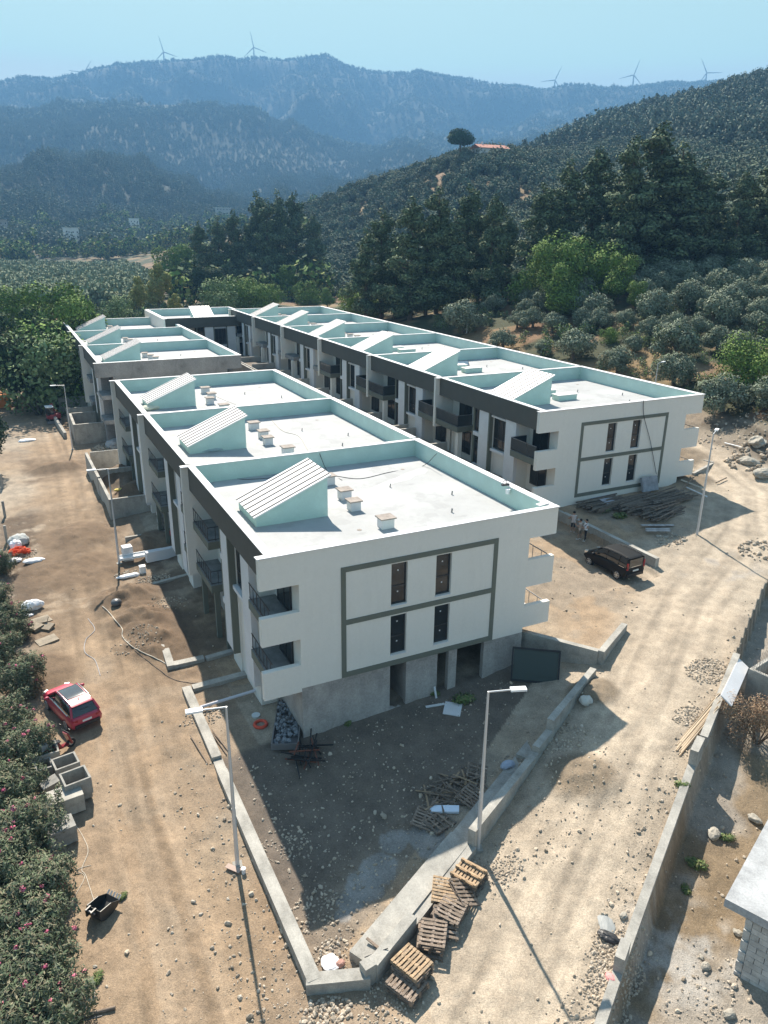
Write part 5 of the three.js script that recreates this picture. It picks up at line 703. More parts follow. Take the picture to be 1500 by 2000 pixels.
lump('net_sack', 'pale knotted net sack lying in the shadow by the stepped wall', 'sack', onG(1144, 1373, .12), .42, .26, .34, mat(.5, .48, .43), 31); lump('grey_tarp', 'crumpled grey tarpaulin on the gravel by the right wall', 'tarpaulin', onG(1184, 1806, .02), .3, .07, .62, tarpM, 37, -.5); lump('black_bag', 'dark plastic sheet below the grey tarpaulin', 'bag', onG(1189, 1834, .08), .25, .14, .45, M.black, 41, .6); lump('pink_bag', 'small pink plastic bag by the right wall stub', 'bag', onG(1192, 1911, .05), .18, .1, .22, mat(.7, .3, .28), 43); lump('white_bag', 'blue-white bag on the footing in the shaded yard', 'bag', onG(990, 1500, .15), .4, .22, .25, mat(.36, .4, .48), 47);
[[1378, 1889, .3, 'white boulder standing alone on the lower right ground'], [1370, 1870, .16, 'small round stone above the white boulder'], [1441, 1824, .3, 'rounded stone in the lime patch by the slab house'], [1424, 1983, .34, 'pale stone at the bottom of the lower right ground'], [1478, 868, 1.5, 'big pale rock at the foot of the bank by the right edge'], [1462, 905, 1.1, 'grey rock below the big pale rock at the track bend'], [1492, 930, 1.3, 'rock cut by the right edge beside the track bend'], [1393, 1632, .5, 'large pale rock in the stub wall shadow'], [1473, 1602, .42, 'white rock at the right edge beyond the wall shadow'], [1300, 1050, .28, 'white rubble stone by the third lamp'], [1284, 1047, .26, 'white rubble stone left of the third lamp'], [1318, 1046, .24, 'rubble stone nearest the third lamp'], [1335, 1056, .26, 'flat rubble stone under the third lamp'], [1290, 1060, .2, 'small rubble stone below the pale boards'], [130, 1906, .28, 'flat tan stone above the timber pole at lower left'], [186, 1889, .12, 'white scrap by the grass tuft at lower left'], [1218, 1790, .26, 'flat pale stone on the gravel by the right wall']].forEach(([x, y, s, lb], i) => lump('stone', lb, 'stone', onG(x, y, s * .18), s * .62 * (1 + .5 * hash2(i, 1, 1)), s * .4, s * .55, stoneM, 60 + i, i));
{ // digger bucket
  const p = onG(200, 1786), o = thing('digger_bucket', [p.x, p.y + .02, p.z], 0.65, 'loose black excavator bucket with teeth lying on the left track', 'digger bucket'), bm = mat(.05, .05, .048, { metalness: .5, roughness: .42, side: THREE.DoubleSide });
  const pr = [[-.35, .62], [-.42, .4], [-.36, .15], [-.15, .02], [.15, .02], [.45, .12], [.62, .3]], g = mb(); for (let i = 0; i + 1 < pr.length; i++) g.beam(V(pr[i][0], pr[i][1], 0), V(pr[i + 1][0], pr[i + 1][1], 0), .72, .03); for (const s of [-1, 1]) g.add(prism([[-.35, .62], [-.42, .4], [-.36, .15], [-.15, .02], [.15, .02], [.45, .12], [.62, .3], [.2, .55]], [], s > 0 ? .33 : -.36, .03)); g.build('shell', bm, o);
  for (let i = 0; i < 5; i++) mb().rbox(.68, .35, -.3 + i * .15, .2, .035, .07, 0, 0, .75).build('tooth', mat(.6, .6, .6, { metalness: .6, roughness: .4 }), o); for (const z of [-.14, .14]) mb().box(-.62, .38, z - .03, -.36, .72, z + .03).build('bracket', bm, o); mb().bar(V(-.52, .6, -.22), V(-.52, .6, .22), .04, 8).build('pin', M.steel, o);
}
{ // pole, cables and hoses on the ground
  const a = onG(150, 1988, .08), b = onG(226, 1972, .08); tag(mb().bar(a, b, .07, 8, .06).build('timber_pole', M.woodB, scene), 'straight timber pole lying at the bottom left', 'pole');
  const dense = (pts) => { const c = new THREE.SplineCurve(pts.map(([x, y]) => new THREE.Vector2(x, y))); return c.getPoints(pts.length * 7).map((v) => [v.x, v.y]); };
  const rope = (pts, r, m, name, lb, cat) => tag(mb().tube(dense(pts).map(([x, y]) => onG(x, y, r * 1.2)), r, pts.length * 24, 5).build(name, m, scene), lb, cat);
  rope([[120, 1560], [124, 1590], [150, 1615], [165, 1640], [172, 1665], [160, 1698], [168, 1712], [186, 1768]], .014, M.hose, 'cable', 'thin pale cable running from the concrete blocks to the digger bucket', 'cable');
  rope([[138, 1765], [165, 1715], [150, 1700], [178, 1690]], .012, M.hose, 'cable', 'short loop of pale cable above the digger bucket', 'cable'); rope([[140, 1960], [170, 1925], [185, 1950], [150, 1990], [200, 1985]], .014, M.steel, 'cable', 'grey cable looped over the timber pole', 'cable');
  rope([[200, 1185], [215, 1200], [238, 1228], [240, 1245], [262, 1265], [300, 1285], [330, 1300]], .03, M.hose, 'hose', 'long pale hose winding along the left track beside the soil bank', 'hose'); rope([[172, 1210], [185, 1230], [168, 1250], [166, 1275], [185, 1290], [196, 1320]], .022, mat(.4, .4, .42), 'hose', 'grey hose curving on the left track behind the red car', 'hose');
  rope([[262, 1270], [335, 1325], [395, 1335]], .016, M.cable, 'cable', 'thin cable from the hose to the yard kerb', 'cable');
  for (const [x0, y0, x1, y1, lb] of [[372, 1440, 405, 1492, 'thin pole lying outside the broken kerb wall'], [411, 1430, 443, 1475, 'first of two rods inside the broken kerb wall'], [414, 1428, 446, 1468, 'second of two rods inside the broken kerb wall'], [395, 1420, 425, 1465, 'rod lying on top of the broken kerb wall']]) tag(mb().bar(onG(x0, y0, .12), onG(x1, y1, .06), .03, 6).build('rod', M.woodB, scene), lb, 'rod');
  tag(mb().bar(onG(392, 1388, .25), onG(520, 1352, .35), .09, 10).build('drain_pipe', mat(.55, .55, .6), scene), 'grey drain pipe lying from the kerb wall to the nearest house', 'pipe');
  tag(mb().bar(onY(712, 1870, .6), onY(758, 1852, .9), .02, 5).build('rod', M.cable, scene), 'thin rod across the footing at the pointed yard end', 'rod'); tag(mb().beam(onY(716, 1832, .55), onY(740, 1852, .45), .1, .04).build('plank', M.woodB, scene), 'short plank on the footing at the pointed yard end', 'plank');
  lump('white_bag', 'torn white and red paper bag near the pointed yard corner', 'bag', onG(645, 1884, .1), .35, .12, .4, sackM, 73); lump('red_bag', 'brick coloured rubbish next to the torn paper bag', 'bag', onG(664, 1886, .08), .2, .12, .15, mat(.45, .25, .2), 74);
  const ls = onY(470, 1690, 0); slab('board', 'brown board lying at the foot of the nearest street lamp', 'board', V(5.6, .05, -25.2), .7, .25, .03, .7, mat(.4, .3, .25), .05); { const p = onG(476, 1704); tag(mb().add(new THREE.CylinderGeometry(.1, .09, .26, 12)).build('bucket', M.plasticW, scene), 'white paint tub beside the nearest street lamp', 'tub').position.set(p.x, p.y + .13, p.z); }
}
{ // things in the shaded yard
  const gp = onG(1042, 1335), t = box3('leaning_panel', 'large dark framed panel leaning on the tall shaded wall', 'panel', V(gp.x + .05, gp.y, gp.z), -.62, [['sheet', mat(.055, .07, .065), (b) => b.rbox(0, .95, -.28, 2.5, 1.75, .05, -.28)], ['frame', mat(.03, .03, .032), (b) => { b.rbox(0, 1.86, -.53, 2.7, .1, .1, -.28).rbox(0, .05, -.02, 2.7, .1, .1, -.28).rbox(-1.31, .95, -.27, .09, 1.8, .1, -.28).rbox(1.31, .95, -.27, .09, 1.8, .1, -.28); }]]); void t;
  const q = onG(884, 1385, .04); slab('white_board', 'white square board lying by the basement doors', 'board', q, .9, 1.1, .05, .95, M.white, .03, .05); const q2 = onG(850, 1379, .05); slab('white_board', 'narrow white strip left of the square board', 'board', q2, 1.4, .14, .06, 1.1, M.white); const q3 = onG(850, 1362, .3); slab('white_board', 'short white slat leaning by the basement pillar', 'board', q3, .2, .12, .7, .04, M.white, -.3);
  const q4 = onG(868, 1585, .1); slab('insulation_board', 'bluish white foam board beside the broken pallet heap', 'board', q4, -.55, 1.35, .12, .4, mat(.62, .7, .8), .05, .08);
  const tr = onG(566, 1420), o = thing('rubble_skip', [tr.x - .1, tr.y, tr.z], -.42, 'long tray of plaster rubble beside the basement corner', 'rubble tray'); mb().box(-.7, .05, -2.2, -.64, .4, 2.0).box(.64, .05, -2.2, .7, .4, 2.0).box(-.64, .05, -2.2, .64, .12, 2.0).box(-.64, .12, 1.94, .64, .4, 2.0).build('tray', M.steel, o); { const r = rng(8), b = mb(); for (let i = 0; i < 150; i++) b.add(new THREE.DodecahedronGeometry(.05 + .1 * r(), 0), new THREE.Matrix4().makeRotationFromEuler(new THREE.Euler(r() * 3, r() * 3, 0)).setPosition((r() - .5) * 1.15, .2 + r() * .2, (r() - .55) * 3.8)); const s = b.build('rubble', mat(.2, .21, .23), o); s.userData.kind = 'stuff'; }
  const f = onG(600, 1478), o2 = thing('steel_frame_heap', [f.x, f.y, f.z], -.4, 'tangle of dark steel frames dumped below the rubble tray', 'steel frames'), r = rng(18); for (let i = 0; i < 24; i++) { const x = (r() - .5) * 1.2, z = (r() - .5) * 2.0, L = .4 + r() * .7, a = (i % 3 ? 1.45 : .2) + (r() - .5) * .7, y = .08 + r() * .5; mb().beam(V(x - Math.cos(a) * L, y + (r() - .5) * .3, z - Math.sin(a) * L), V(x + Math.cos(a) * L, y + (r() - .5) * .3, z + Math.sin(a) * L), .06, .06).build('steel_bar', i % 5 ? M.black : mat(.16, .06, .04), o2); }
  const rg = onG(509, 1416, .06); { const m = mb().add(new THREE.TorusGeometry(.32, .09, 8, 22).rotateX(Math.PI / 2)).build('orange_ring', mat(.6, .09, .05), scene); m.position.copy(rg); tag(m, 'coil of orange hose on the ground left of the rubble tray', 'hose coil'); } { const m = mb().add(new THREE.CylinderGeometry(.24, .22, .1, 16)).build('round_disc', mat(.55, .6, .62), scene); m.position.copy(onG(500, 1399, .06)); tag(m, 'round pale disc near the orange coil', 'disc'); }
  // grass and weeds
  const wd = leafCrown([[0, .15, 0, .35, .7], [.2, .2, .1, .3, .8], [-.2, .18, -.1, .28, .8]], 420, .07, [[.09, .14, .04], [.12, .17, .06], [.16, .17, .07]], 91, 2.6, .2); [[240, 1752, .8, 'small weed tuft right above the digger bucket'], [190, 1915, 1.1, 'sparse grass beside the timber pole'], [1332, 1535, 1.2, 'green weed at the gap of the right wall'], [1360, 1690, 1.6, 'tall weed in the shade behind the right wall'], [1340, 1740, 1, 'low weed behind the right wall'], [905, 1370, 2.2, 'dark weed clump by the white square board'], [848, 1356, 1.2, 'weed by the basement pillar'], [680, 1415, 1, 'weed at the foot of the basement wall'], [1420, 1640, 1.2, 'weed beside the large pale rock'], [1210, 1010, 2.2, 'weed strip behind the wall of the two people'], [1175, 1000, 2.2, 'weed clump behind the two people']].forEach(([x, y, s, lb]) => { const o = new THREE.Mesh(wd, leafM); o.name = numbered('weed'); o.castShadow = true; o.position.copy(onG(x, y)); o.scale.set(s * .6, s * .45, s * .6); o.rotation.y = x; scene.add(o); tag(o, lb, 'weed'); });
}
{ // timber pile and boards before the right terrace
  const woodD = mat(.27, .235, .21, { map: rep(T.wood, .8) }), woodE = mat(.2, .165, .14, { map: rep(T.wood, .8) }), r = rng(77), P = (px, py) => onG(px, py); const piles = [[1235, 988, 14, 'stack of dark props below the right part of the end wall'], [1180, 990, 9, 'loose heap of props at the left end of the timber store'], [1290, 1003, 11, 'fan of long planks nearest the third street lamp'], [1305, 978, 9, 'rear row of planks in the timber store']];
  piles.forEach(([x, y, n, lb], k) => { const c = P(x, y), o = thing('timber_pile', [c.x, c.y, c.z], 0, lb, 'timber pile', 'timber piles before the right terrace'); for (let l = 0; l < 4; l++) for (let i = 0; i < n; i++) { const L = 1.5 + r() * 1.0, a = .12 + (r() - .5) * (k === 2 ? .6 : .28), z = lerp(-1.1, 1.2, i / n) + (r() - .5) * .1, y2 = .06 + l * .11 + (r() - .5) * .03, x2 = (r() - .5) * .7 + (k === 0 ? .2 * l : 0); mb().beam(V(x2 - Math.cos(a) * L, y2, z + Math.sin(a) * L), V(x2 + Math.cos(a) * L, y2 + (r() - .5) * .12, z - Math.sin(a) * L), .1, .09, r()).build('prop', [M.woodC, woodD, M.woodC, woodE][(i + l) % 4], o); } });
  { const c = P(1298, 1000), o = thing('wooden_ladder', [c.x, c.y + .55, c.z], 0, 'wooden ladder lying across the planks', 'ladder'); for (const s of [-.22, .22]) mb().beam(V(-1.6, 0, s + .2), V(1.6, .05, s - .2), .06, .08).build('rail', M.woodB, o); for (let i = 0; i < 7; i++) mb().beam(V(-1.35 + i * .45, .01, -.22 + .17 - i * .055), V(-1.35 + i * .45, .01, .22 + .17 - i * .055), .05, .03).build('rung', M.woodB, o); }
  const q = onG(1268, 962, .6); slab('leaning_slab', 'thick blue-grey slab leaning on the end wall of the right terrace', 'slab', q.add(V(0, .15, -.1)), 0, 1.75, 1.25, .22, mat(.42, .43, .48, { map: rep(T.concrete, 1.8) }), -.32);
  const sh = onG(1170, 972, .25); slab('plywood_sheet', 'bluish plywood sheet over the left timber heap', 'sheet', sh, .3, 2.4, .03, 1.1, mat(.34, .36, .42), .12, .05); const sh2 = onG(1192, 985, .35); slab('plywood_sheet', 'second plywood sheet in front on the left timber heap', 'sheet', sh2, .2, 1.9, .03, .9, mat(.3, .32, .37), .18, -.05);
  [[1292, 1028, .25], [1284, 1036, .35], [1275, 1030, .3], [1284, 1042, .42]].forEach(([x, y, a], i) => { const p = onG(x, y, .08 + .05 * i); const o = thing('pale_board', [p.x, p.y, p.z], -.55 + a * .3, ['uppermost pale board of the boards near the third lamp', 'second pale board of the boards near the third lamp', 'rear pale board of the boards near the third lamp', 'front pale board of the boards near the third lamp'][i], 'board'); mb().box(-.95, 0, -.14, .95, .05, .14).build('plank', mat(.55, .57, .62, { map: rep(T.wood, 1) }), o); });
  // frames of the small yard at the corner of the right terrace
  wallThing('kerb', 'low timber-shuttered kerb around the small yard beyond the right terrace corner', [[[54.5, -46.5], [59.0, -48.2], .25, 4.2, 5.35, 5.35], [[59.0, -48.2], [56.4, -56], .25, 4.2, 5.4, 5.5]], M.concrete, 'kerb');
  [[1325, 965, 1355, 935, 'first pole propped at the corner yard'], [1340, 955, 1380, 975, 'second pole lying at the corner yard'], [1330, 940, 1372, 958, 'third pole lying at the corner yard'], [1398, 945, 1418, 938, 'short beam beside the right track bend'], [1415, 868, 1448, 877, 'pale pipe lying on the bank foot at the bend']].forEach(([a, b, c, d, lb], i) => tag(mb().bar(onG(a, b, .15), onG(c, d, .2), .06, 6).build('pole', [M.woodB, M.plasticW, M.hose, M.woodB, M.plasticW][i], scene), lb, 'pole'));
}
{ // right edge: leaning board, rods, rebar box, dead bush, slab house
  const a = onY(1340, 1492, 2.0).add(V(-.3, 0, -.5)), b = onY(1428, 1375, 3.1).add(V(-.3, 0, -.5)), r = rng(9); const o = thing('rod_bundle', [0, 0, 0], 0, 'bundle of long pale rods lying along the right wall', 'rods'); for (let i = 0; i < 16; i++) { const s = (i - 8) * .07, e = (r() - .5) * .5; const p = a.clone().lerp(b, r() * .18).add(V(s, .05 + .05 * (i % 3), -s * .8)), q = a.clone().lerp(b, .8 + r() * .25).add(V(s * .8 + e * .2, .12 + .05 * (i % 2), -s * .8)); p.y = Math.max(ground(p.x, p.z) + .06, p.y - .4); q.y = Math.max(ground(q.x, q.z) + .1, q.y - .1); mb().bar(p, q, .022, 6).build('rod', i % 3 ? mat(.52, .42, .3) : M.woodA, o); }
  const c = onY(1436, 1330, 3.4); slab('formwork_panel', 'long white formwork panel propped on edge by the right wall', 'panel', c, 2.1, .7, .06, 5.4, M.white, .1, .6);
  const e = onY(1492, 1318, 3.4); const bx = thing('concrete_shaft', [e.x + .9, 1.2, e.z], .2, 'square concrete shaft with rebar at the right picture edge', 'concrete shaft'); mb().box(-1.1, 0, -.9, 1.1, 2.3, -.7).box(-1.1, 0, .7, 1.1, 2.3, .9).box(-1.1, 0, -.7, -.9, 2.3, .7).box(.9, 0, -.7, 1.1, 2.3, .7).build('shell', M.concrete, bx); { const rb = mb(); for (let i = 0; i < 12; i++) rb.bar(V(-1 + i * .18, 2.2, -.8), V(-1 + i * .18, 2.95 + .1 * (i % 2), -.78), .012, 5).bar(V(-1, 2.2, -.7 + i * .13), V(-1.02, 2.9, -.7 + i * .13), .012, 5); const s = rb.build('rebar', M.steel, bx); s.userData.kind = 'stuff'; }
  { const r2 = rng(91), cl = []; for (let i = 0; i < 14; i++) { const t = r2() * 6.28, q = Math.sqrt(r2()) * 1.3; cl.push([Math.cos(t) * q, .7 + r2() * 1.5, Math.sin(t) * q, .5 + .4 * r2(), .9]); } const g = treeProto('dead_bush', leafCrown(cl, 7000, .035, [[.24, .15, .09], [.3, .2, .12], [.17, .11, .07], [.32, .25, .17]], 92, 4, .1), leafM, [0, 1, 2, 3, 4, 5].map((i) => [[0, -.2, 0], [Math.cos(i) * 1.1, 1.7, Math.sin(i) * 1.1], .05, .015]), barkM); const p = onG(1478, 1452); plant(g, 'dead_bush', p, 1.0, 0, 'big dried brown bush at the right picture edge behind the wall', 'bush'); }
  { const k = [onY(1416, 1755, 3.2), onY(1500, 1600, 3.2), onY(1500, 1805, 3.2)], u = k[1].clone().sub(k[0]).normalize(), v = k[2].clone().sub(k[0]); v.addScaledVector(u, -v.dot(u)).normalize(); const ang = heading(u), h = thing('block_house', [k[0].x, 0, k[0].z], ang, 'half-built white block house under a grey roof slab, lower right', 'house'); const s = Math.sign(V(Math.sin(ang), 0, Math.cos(ang)).dot(v)); const zz = (q) => s * q;
    mb().box(0, 2.85, zz(0), 9, 3.2, zz(7)).build('roof_slab', mat(.56, .57, .60, { map: rep(T.concrete, 3.3) }), h); const bl = [mat(.66, .65, .64, { map: rep(T.concrete, 1.2) }), mat(.60, .59, .585, { map: rep(T.concrete, 1.2) }), mat(.70, .69, .685, { map: rep(T.concrete, 1.2) })], r3 = rng(3);
    mb().box(.75, -2, zz(.95), 8.6, 2.84, zz(1.0)).box(.75, -2, zz(1.0), .8, 2.84, zz(6.5)).build('mortar', mat(.42, .40, .38), h);
    for (let row = 0; row < 16; row++) { const y = -1.3 + row * .258; for (let i = -1; i < 11; i++) { const x0 = .62 + i * .62 + (row % 2) * .31, a0 = Math.max(.55, x0), a1 = Math.min(8.5, x0 + .6); if (a1 - a0 > .15) mb().box(a0, y, zz(.70 + (row % 2 ? 0 : .004)), a1, y + .247, zz(.94)).build('block', bl[Math.floor(r3() * 3)], h); } for (let i = -1; i < 7; i++) { const z0 = .96 + i * .62 + (row % 2) * .31, a0 = Math.max(.96, z0), a1 = z0 + .6; if (a1 - a0 > .15) mb().box(.55, y, zz(a0), .74, y + .247, zz(a1)).build('block', bl[Math.floor(r3() * 3)], h); } } }
}
{ // left: fence posts, block wall, white block, pipes and boards
  [[8, 1110], [14, 1060], [10, 1010], [5, 955], [16, 1095]].forEach(([x, y], i) => { const p = onG(x, y); slab('fence_post', ['concrete fence post beside the rubbish heap', 'second concrete fence post along the left edge', 'third concrete fence post along the left edge', 'rearmost concrete fence post along the left edge', 'long post lying against the rubbish heap'][i], 'fence post', p.add(V(0, i === 4 ? .4 : .75, 0)), .1 * i, .2, 1.7, .2, M.concrete, i === 4 ? 1.1 : 0, 0, 'concrete fence posts at the left edge'); });
  const b0 = onY(242, 1098, 0); slab('white_block', 'upright white block beside the second street lamp', 'block', V(b0.x + .35, .65, b0.z), .1, .75, 1.45, .75, M.white);
  const pb = onG(272, 1096), o = thing('pipe_bundle', [pb.x, pb.y + .35, pb.z], 0, 'bundle of white plastic pipes laid across the yard beside the white block', 'pipes'); for (let i = 0; i < 9; i++) mb().bar(V(-1.5, .06 + .11 * Math.floor(i / 4), -.3 + .16 * (i % 4)), V(1.9, .1 + .11 * Math.floor(i / 4), -.35 + .17 * (i % 4)), .055, 8).build('pipe', M.plasticW, o);
  const pn = onG(322, 1090, .45); slab('white_panel_stack', 'stack of pale panels standing beside the pipe bundle', 'panels', pn, .1, 3.0, .85, .5, mat(.6, .61, .64)); lump('white_bag', 'white rubbish row below the pipe bundle', 'bag', onG(252, 1128, .12), .9, .2, .3, sackM, 81); slab('white_block', 'small white tub in the rubbish row', 'tub', onG(279, 1118, .3), 0, .45, .6, .45, M.plasticW);
  { const m = mb().add(new THREE.SphereGeometry(.38, 16, 12).scale(1, .75, 1)).build('dark_ball', mat(.1, .105, .11, { roughness: .35 }), scene); m.position.copy(onG(228, 1184, .25)); tag(m, 'dark round lid on the soil bank at the lamp shadow end', 'lid'); }
  const bw = thing('block_wall', [9.9, 0, -64.6], 0, 'low wall of loose white blocks under the balconies of the left terrace', 'block wall'), r = rng(6), bm = [mat(.6, .59, .58), mat(.52, .51, .5), mat(.66, .65, .64)]; for (let row = 0; row < 7; row++) for (let i = 0; i < 6 - (row > 4 ? row - 4 : 0); i++) mb().rbox(.3 + i * .5 + (row % 2) * .22, .18 + row * .34, (r() - .5) * .08, .47, .31, .28, 0, (r() - .5) * .08, 0).build('block', bm[Math.floor(r() * 3)], bw);
  lump('red_bag', 'red plastic heap in the dark yard under the left balconies', 'bag', onG(342, 1046, .2), .5, .4, .4, mat(.4, .04, .03), 84); lump('rubble_heap', 'grey rubble heap in the yard behind the tall cross walls', 'rubble heap', onY(232, 866, .5), 1.7, .7, 1.2, mat(.36, .37, .38), 85); lump('yellow_bag', 'yellow plastic bag on the earth heap inside the left yard', 'bag', V(8.1, 1.65, -74.5), .45, .16, .3, mat(.7, .55, .15), 86);
  lump('white_tarp', 'white sheeting below the dark bush at the left track', 'sheet', onG(52, 862, .1), 1.1, .25, .5, sackM, 87); lump('fallen_log', 'long pale log or pipe at the head of the left track', 'log', onG(46, 724, .3), 2.6, .5, .6, mat(.5, .46, .42), 88); slab('orange_container', 'orange container edge behind the bushes at the left track', 'container', onG(5, 792, .9), .1, 2.2, 2.0, 3.2, mat(.5, .17, .04));
}
{ // things on the roofs
  const rf = 3.34 + 6.53, at = (px, py, dy = 0) => onY(px, py, rf + dy), lay = (pts, lb, m = M.cable) => tag(mb().tube(pts.map(([x, y, d]) => onY(x, y, rf + (d ?? .02))), .022, pts.length * 10, 5).build('roof_cable', m, scene), lb, 'cable');
  lay([[398, 905, 1.26], [440, 930], [475, 936], [550, 932]], 'black cable hanging over the parapet onto the nearest roof'); lay([[658, 930], [700, 935], [762, 922], [826, 910], [853, 886, 1.26]], 'dark cable from the vent to the parapet on the nearest roof'); lay([[622, 880, 1.26], [638, 918], [668, 938]], 'cable from the middle roof down to the vent of the nearest roof'); lay([[521, 808], [555, 843], [580, 850], [602, 880]], 'cable lying across the middle roof', M.hose); lay([[411, 745], [420, 772], [460, 790]], 'cable on the rear roof of the near left terrace', M.hose);
  { const p = at(868 * 0 + 288, 801); lump('mattress', 'pale rolled mattress beside the hatch of the third roof', 'mattress', p.add(V(0, .18, 0)), 1.25, .26, .5, mat(.62, .6, .48), 95, .15); const q = at(420, 880); lump('bundle', 'grey-pink bundle of sheeting beside the hatch of the middle roof', 'bundle', q.add(V(0, .1, 0)), 1.3, .2, .35, mat(.3, .38, .4), 96, .12); lump('pink_bag', 'pink cloth on the end of the sheeting bundle', 'bag', at(404, 874).add(V(0, .3, 0)), .4, .25, .3, mat(.5, .36, .4), 97); }
  { const sh = new THREE.Shape(), r = rng(4); const W = [[690, 970], [700, 962], [722, 955], [748, 943], [770, 935], [785, 928], [800, 922], [822, 915], [834, 917], [830, 924], [812, 928], [800, 936], [775, 942], [758, 950], [765, 960], [742, 962], [735, 968], [708, 968]].map(([x, y]) => onY(x, y, rf + .005)); const cv = new THREE.SplineCurve(W.map((p) => new THREE.Vector2(p.x, -p.z))); sh.setFromPoints(cv.getPoints(110)); void r; const o = mb().add(new THREE.ShapeGeometry(sh).rotateX(-Math.PI / 2)).build('water_stain', mat(.50, .51, .49, { roughness: .5 }), scene); o.position.y = rf + .005; tag(o, 'irregular wet grey stain on the nearest white roof', 'stain'); }
  { const p = onY(987, 948, 11.15), o = thing('paint_bucket', [p.x, 11.14, p.z], 0, 'small bucket with tools on the parapet of the nearest roof', 'bucket'); mb().add(new THREE.CylinderGeometry(.16, .13, .3, 12).translate(0, -.28, .3)).build('pail', M.plasticW, o); mb().rbox(0, .06, 0, .5, .1, .18).add(new THREE.TorusGeometry(.14, .02, 6, 14).translate(-.05, .2, 0)).build('tool', M.cable, o); }
  slab('coping_stone', 'loose pale coping stone on the front right corner of the nearest roof', 'stone', onY(1062, 985, 11.19).add(V(0, 0, -.1)), .1, .75, .05, .35, M.sheet, 0, .05);
  { const p = onY(905, 716, 4.89 + 6.53), o = thing('skylight_frame', [p.x, p.y, p.z], 0, 'open dark skylight frame on the second roof of the right terrace', 'skylight'); mb().rbox(0, .55, -.3, 1.5, .05, .06, -.6).rbox(0, .1, .1, 1.5, .05, .06, -.6).rbox(-.74, .32, -.1, .05, .62, .06, -.6).rbox(.74, .32, -.1, .05, .62, .06, -.6).build('frame', M.frame, o); mb().rbox(0, .32, -.1, 1.42, .58, .02, -.6).build('pane', mat(.5, .55, .6, { roughness: .1 }), o); }
  const wp = M.cable; tag(mb().tube([onY(1263, 783, 12.75), onY(1264, 810, 11.6), onY(1270, 860, 9.2), onY(1278, 925, 6)].map((p, i) => V(p.x, p.y, i ? -46.05 : -46.1)), .025, 24, 5).build('hanging_cable', wp, scene), 'black cable hanging down the end wall of the right terrace', 'cable');
}
// ---------------------------------------------------------------- two people by the low wall
function figure(bones, colour, res = 62) {
  const lo = V(1e9, 1e9, 1e9), hi = V(-1e9, -1e9, -1e9); for (const [a, b, r, s] of bones) for (const [p, q] of [[a, r], [b, s]]) { lo.min(V(p[0] - q - .05, p[1] - q - .05, p[2] - q - .05)); hi.max(V(p[0] + q + .05, p[1] + q + .05, p[2] + q + .05)); }
  const S = Math.max(hi.x - lo.x, hi.y - lo.y, hi.z - lo.z) / 2, C = lo.clone().add(hi).multiplyScalar(.5), mc = new MarchingCubes(res, M.white, false, false, 60000); mc.isolation = 0;
  for (let k = 0; k < res; k++) for (let j = 0; j < res; j++) for (let i = 0; i < res; i++) {
    const p = [C.x + S * ((i - res / 2) / (res / 2)), C.y + S * ((j - res / 2) / (res / 2)), C.z + S * ((k - res / 2) / (res / 2))]; let acc = 0;
    for (const [a, b, r, s] of bones) { const d = [b[0] - a[0], b[1] - a[1], b[2] - a[2]], l2 = d[0] ** 2 + d[1] ** 2 + d[2] ** 2, t = clamp(((p[0] - a[0]) * d[0] + (p[1] - a[1]) * d[1] + (p[2] - a[2]) * d[2]) / (l2 || 1), 0, 1), q = Math.hypot(p[0] - a[0] - t * d[0], p[1] - a[1] - t * d[1], p[2] - a[2] - t * d[2]) - lerp(r, s, t); acc += Math.exp(-q / .018); }
    mc.field[i + j * res + k * res * res] = Math.log(acc + 1e-30) * .018;
  }
  mc.update(); const n = mc.count, P = mc.positionArray.slice(0, n * 3), N = mc.normalArray.slice(0, n * 3), col = new Float32Array(n * 3); for (let i = 0; i < n; i++) { P[3 * i] = P[3 * i] * S + C.x; P[3 * i + 1] = P[3 * i + 1] * S + C.y; P[3 * i + 2] = P[3 * i + 2] * S + C.z; col.set(colour(P[3 * i], P[3 * i + 1], P[3 * i + 2]), 3 * i); }
  const g = new THREE.BufferGeometry(); g.setAttribute('position', new THREE.BufferAttribute(P, 3)); g.setAttribute('normal', new THREE.BufferAttribute(N, 3)); g.setAttribute('color', new THREE.BufferAttribute(col, 3)); return g;
}
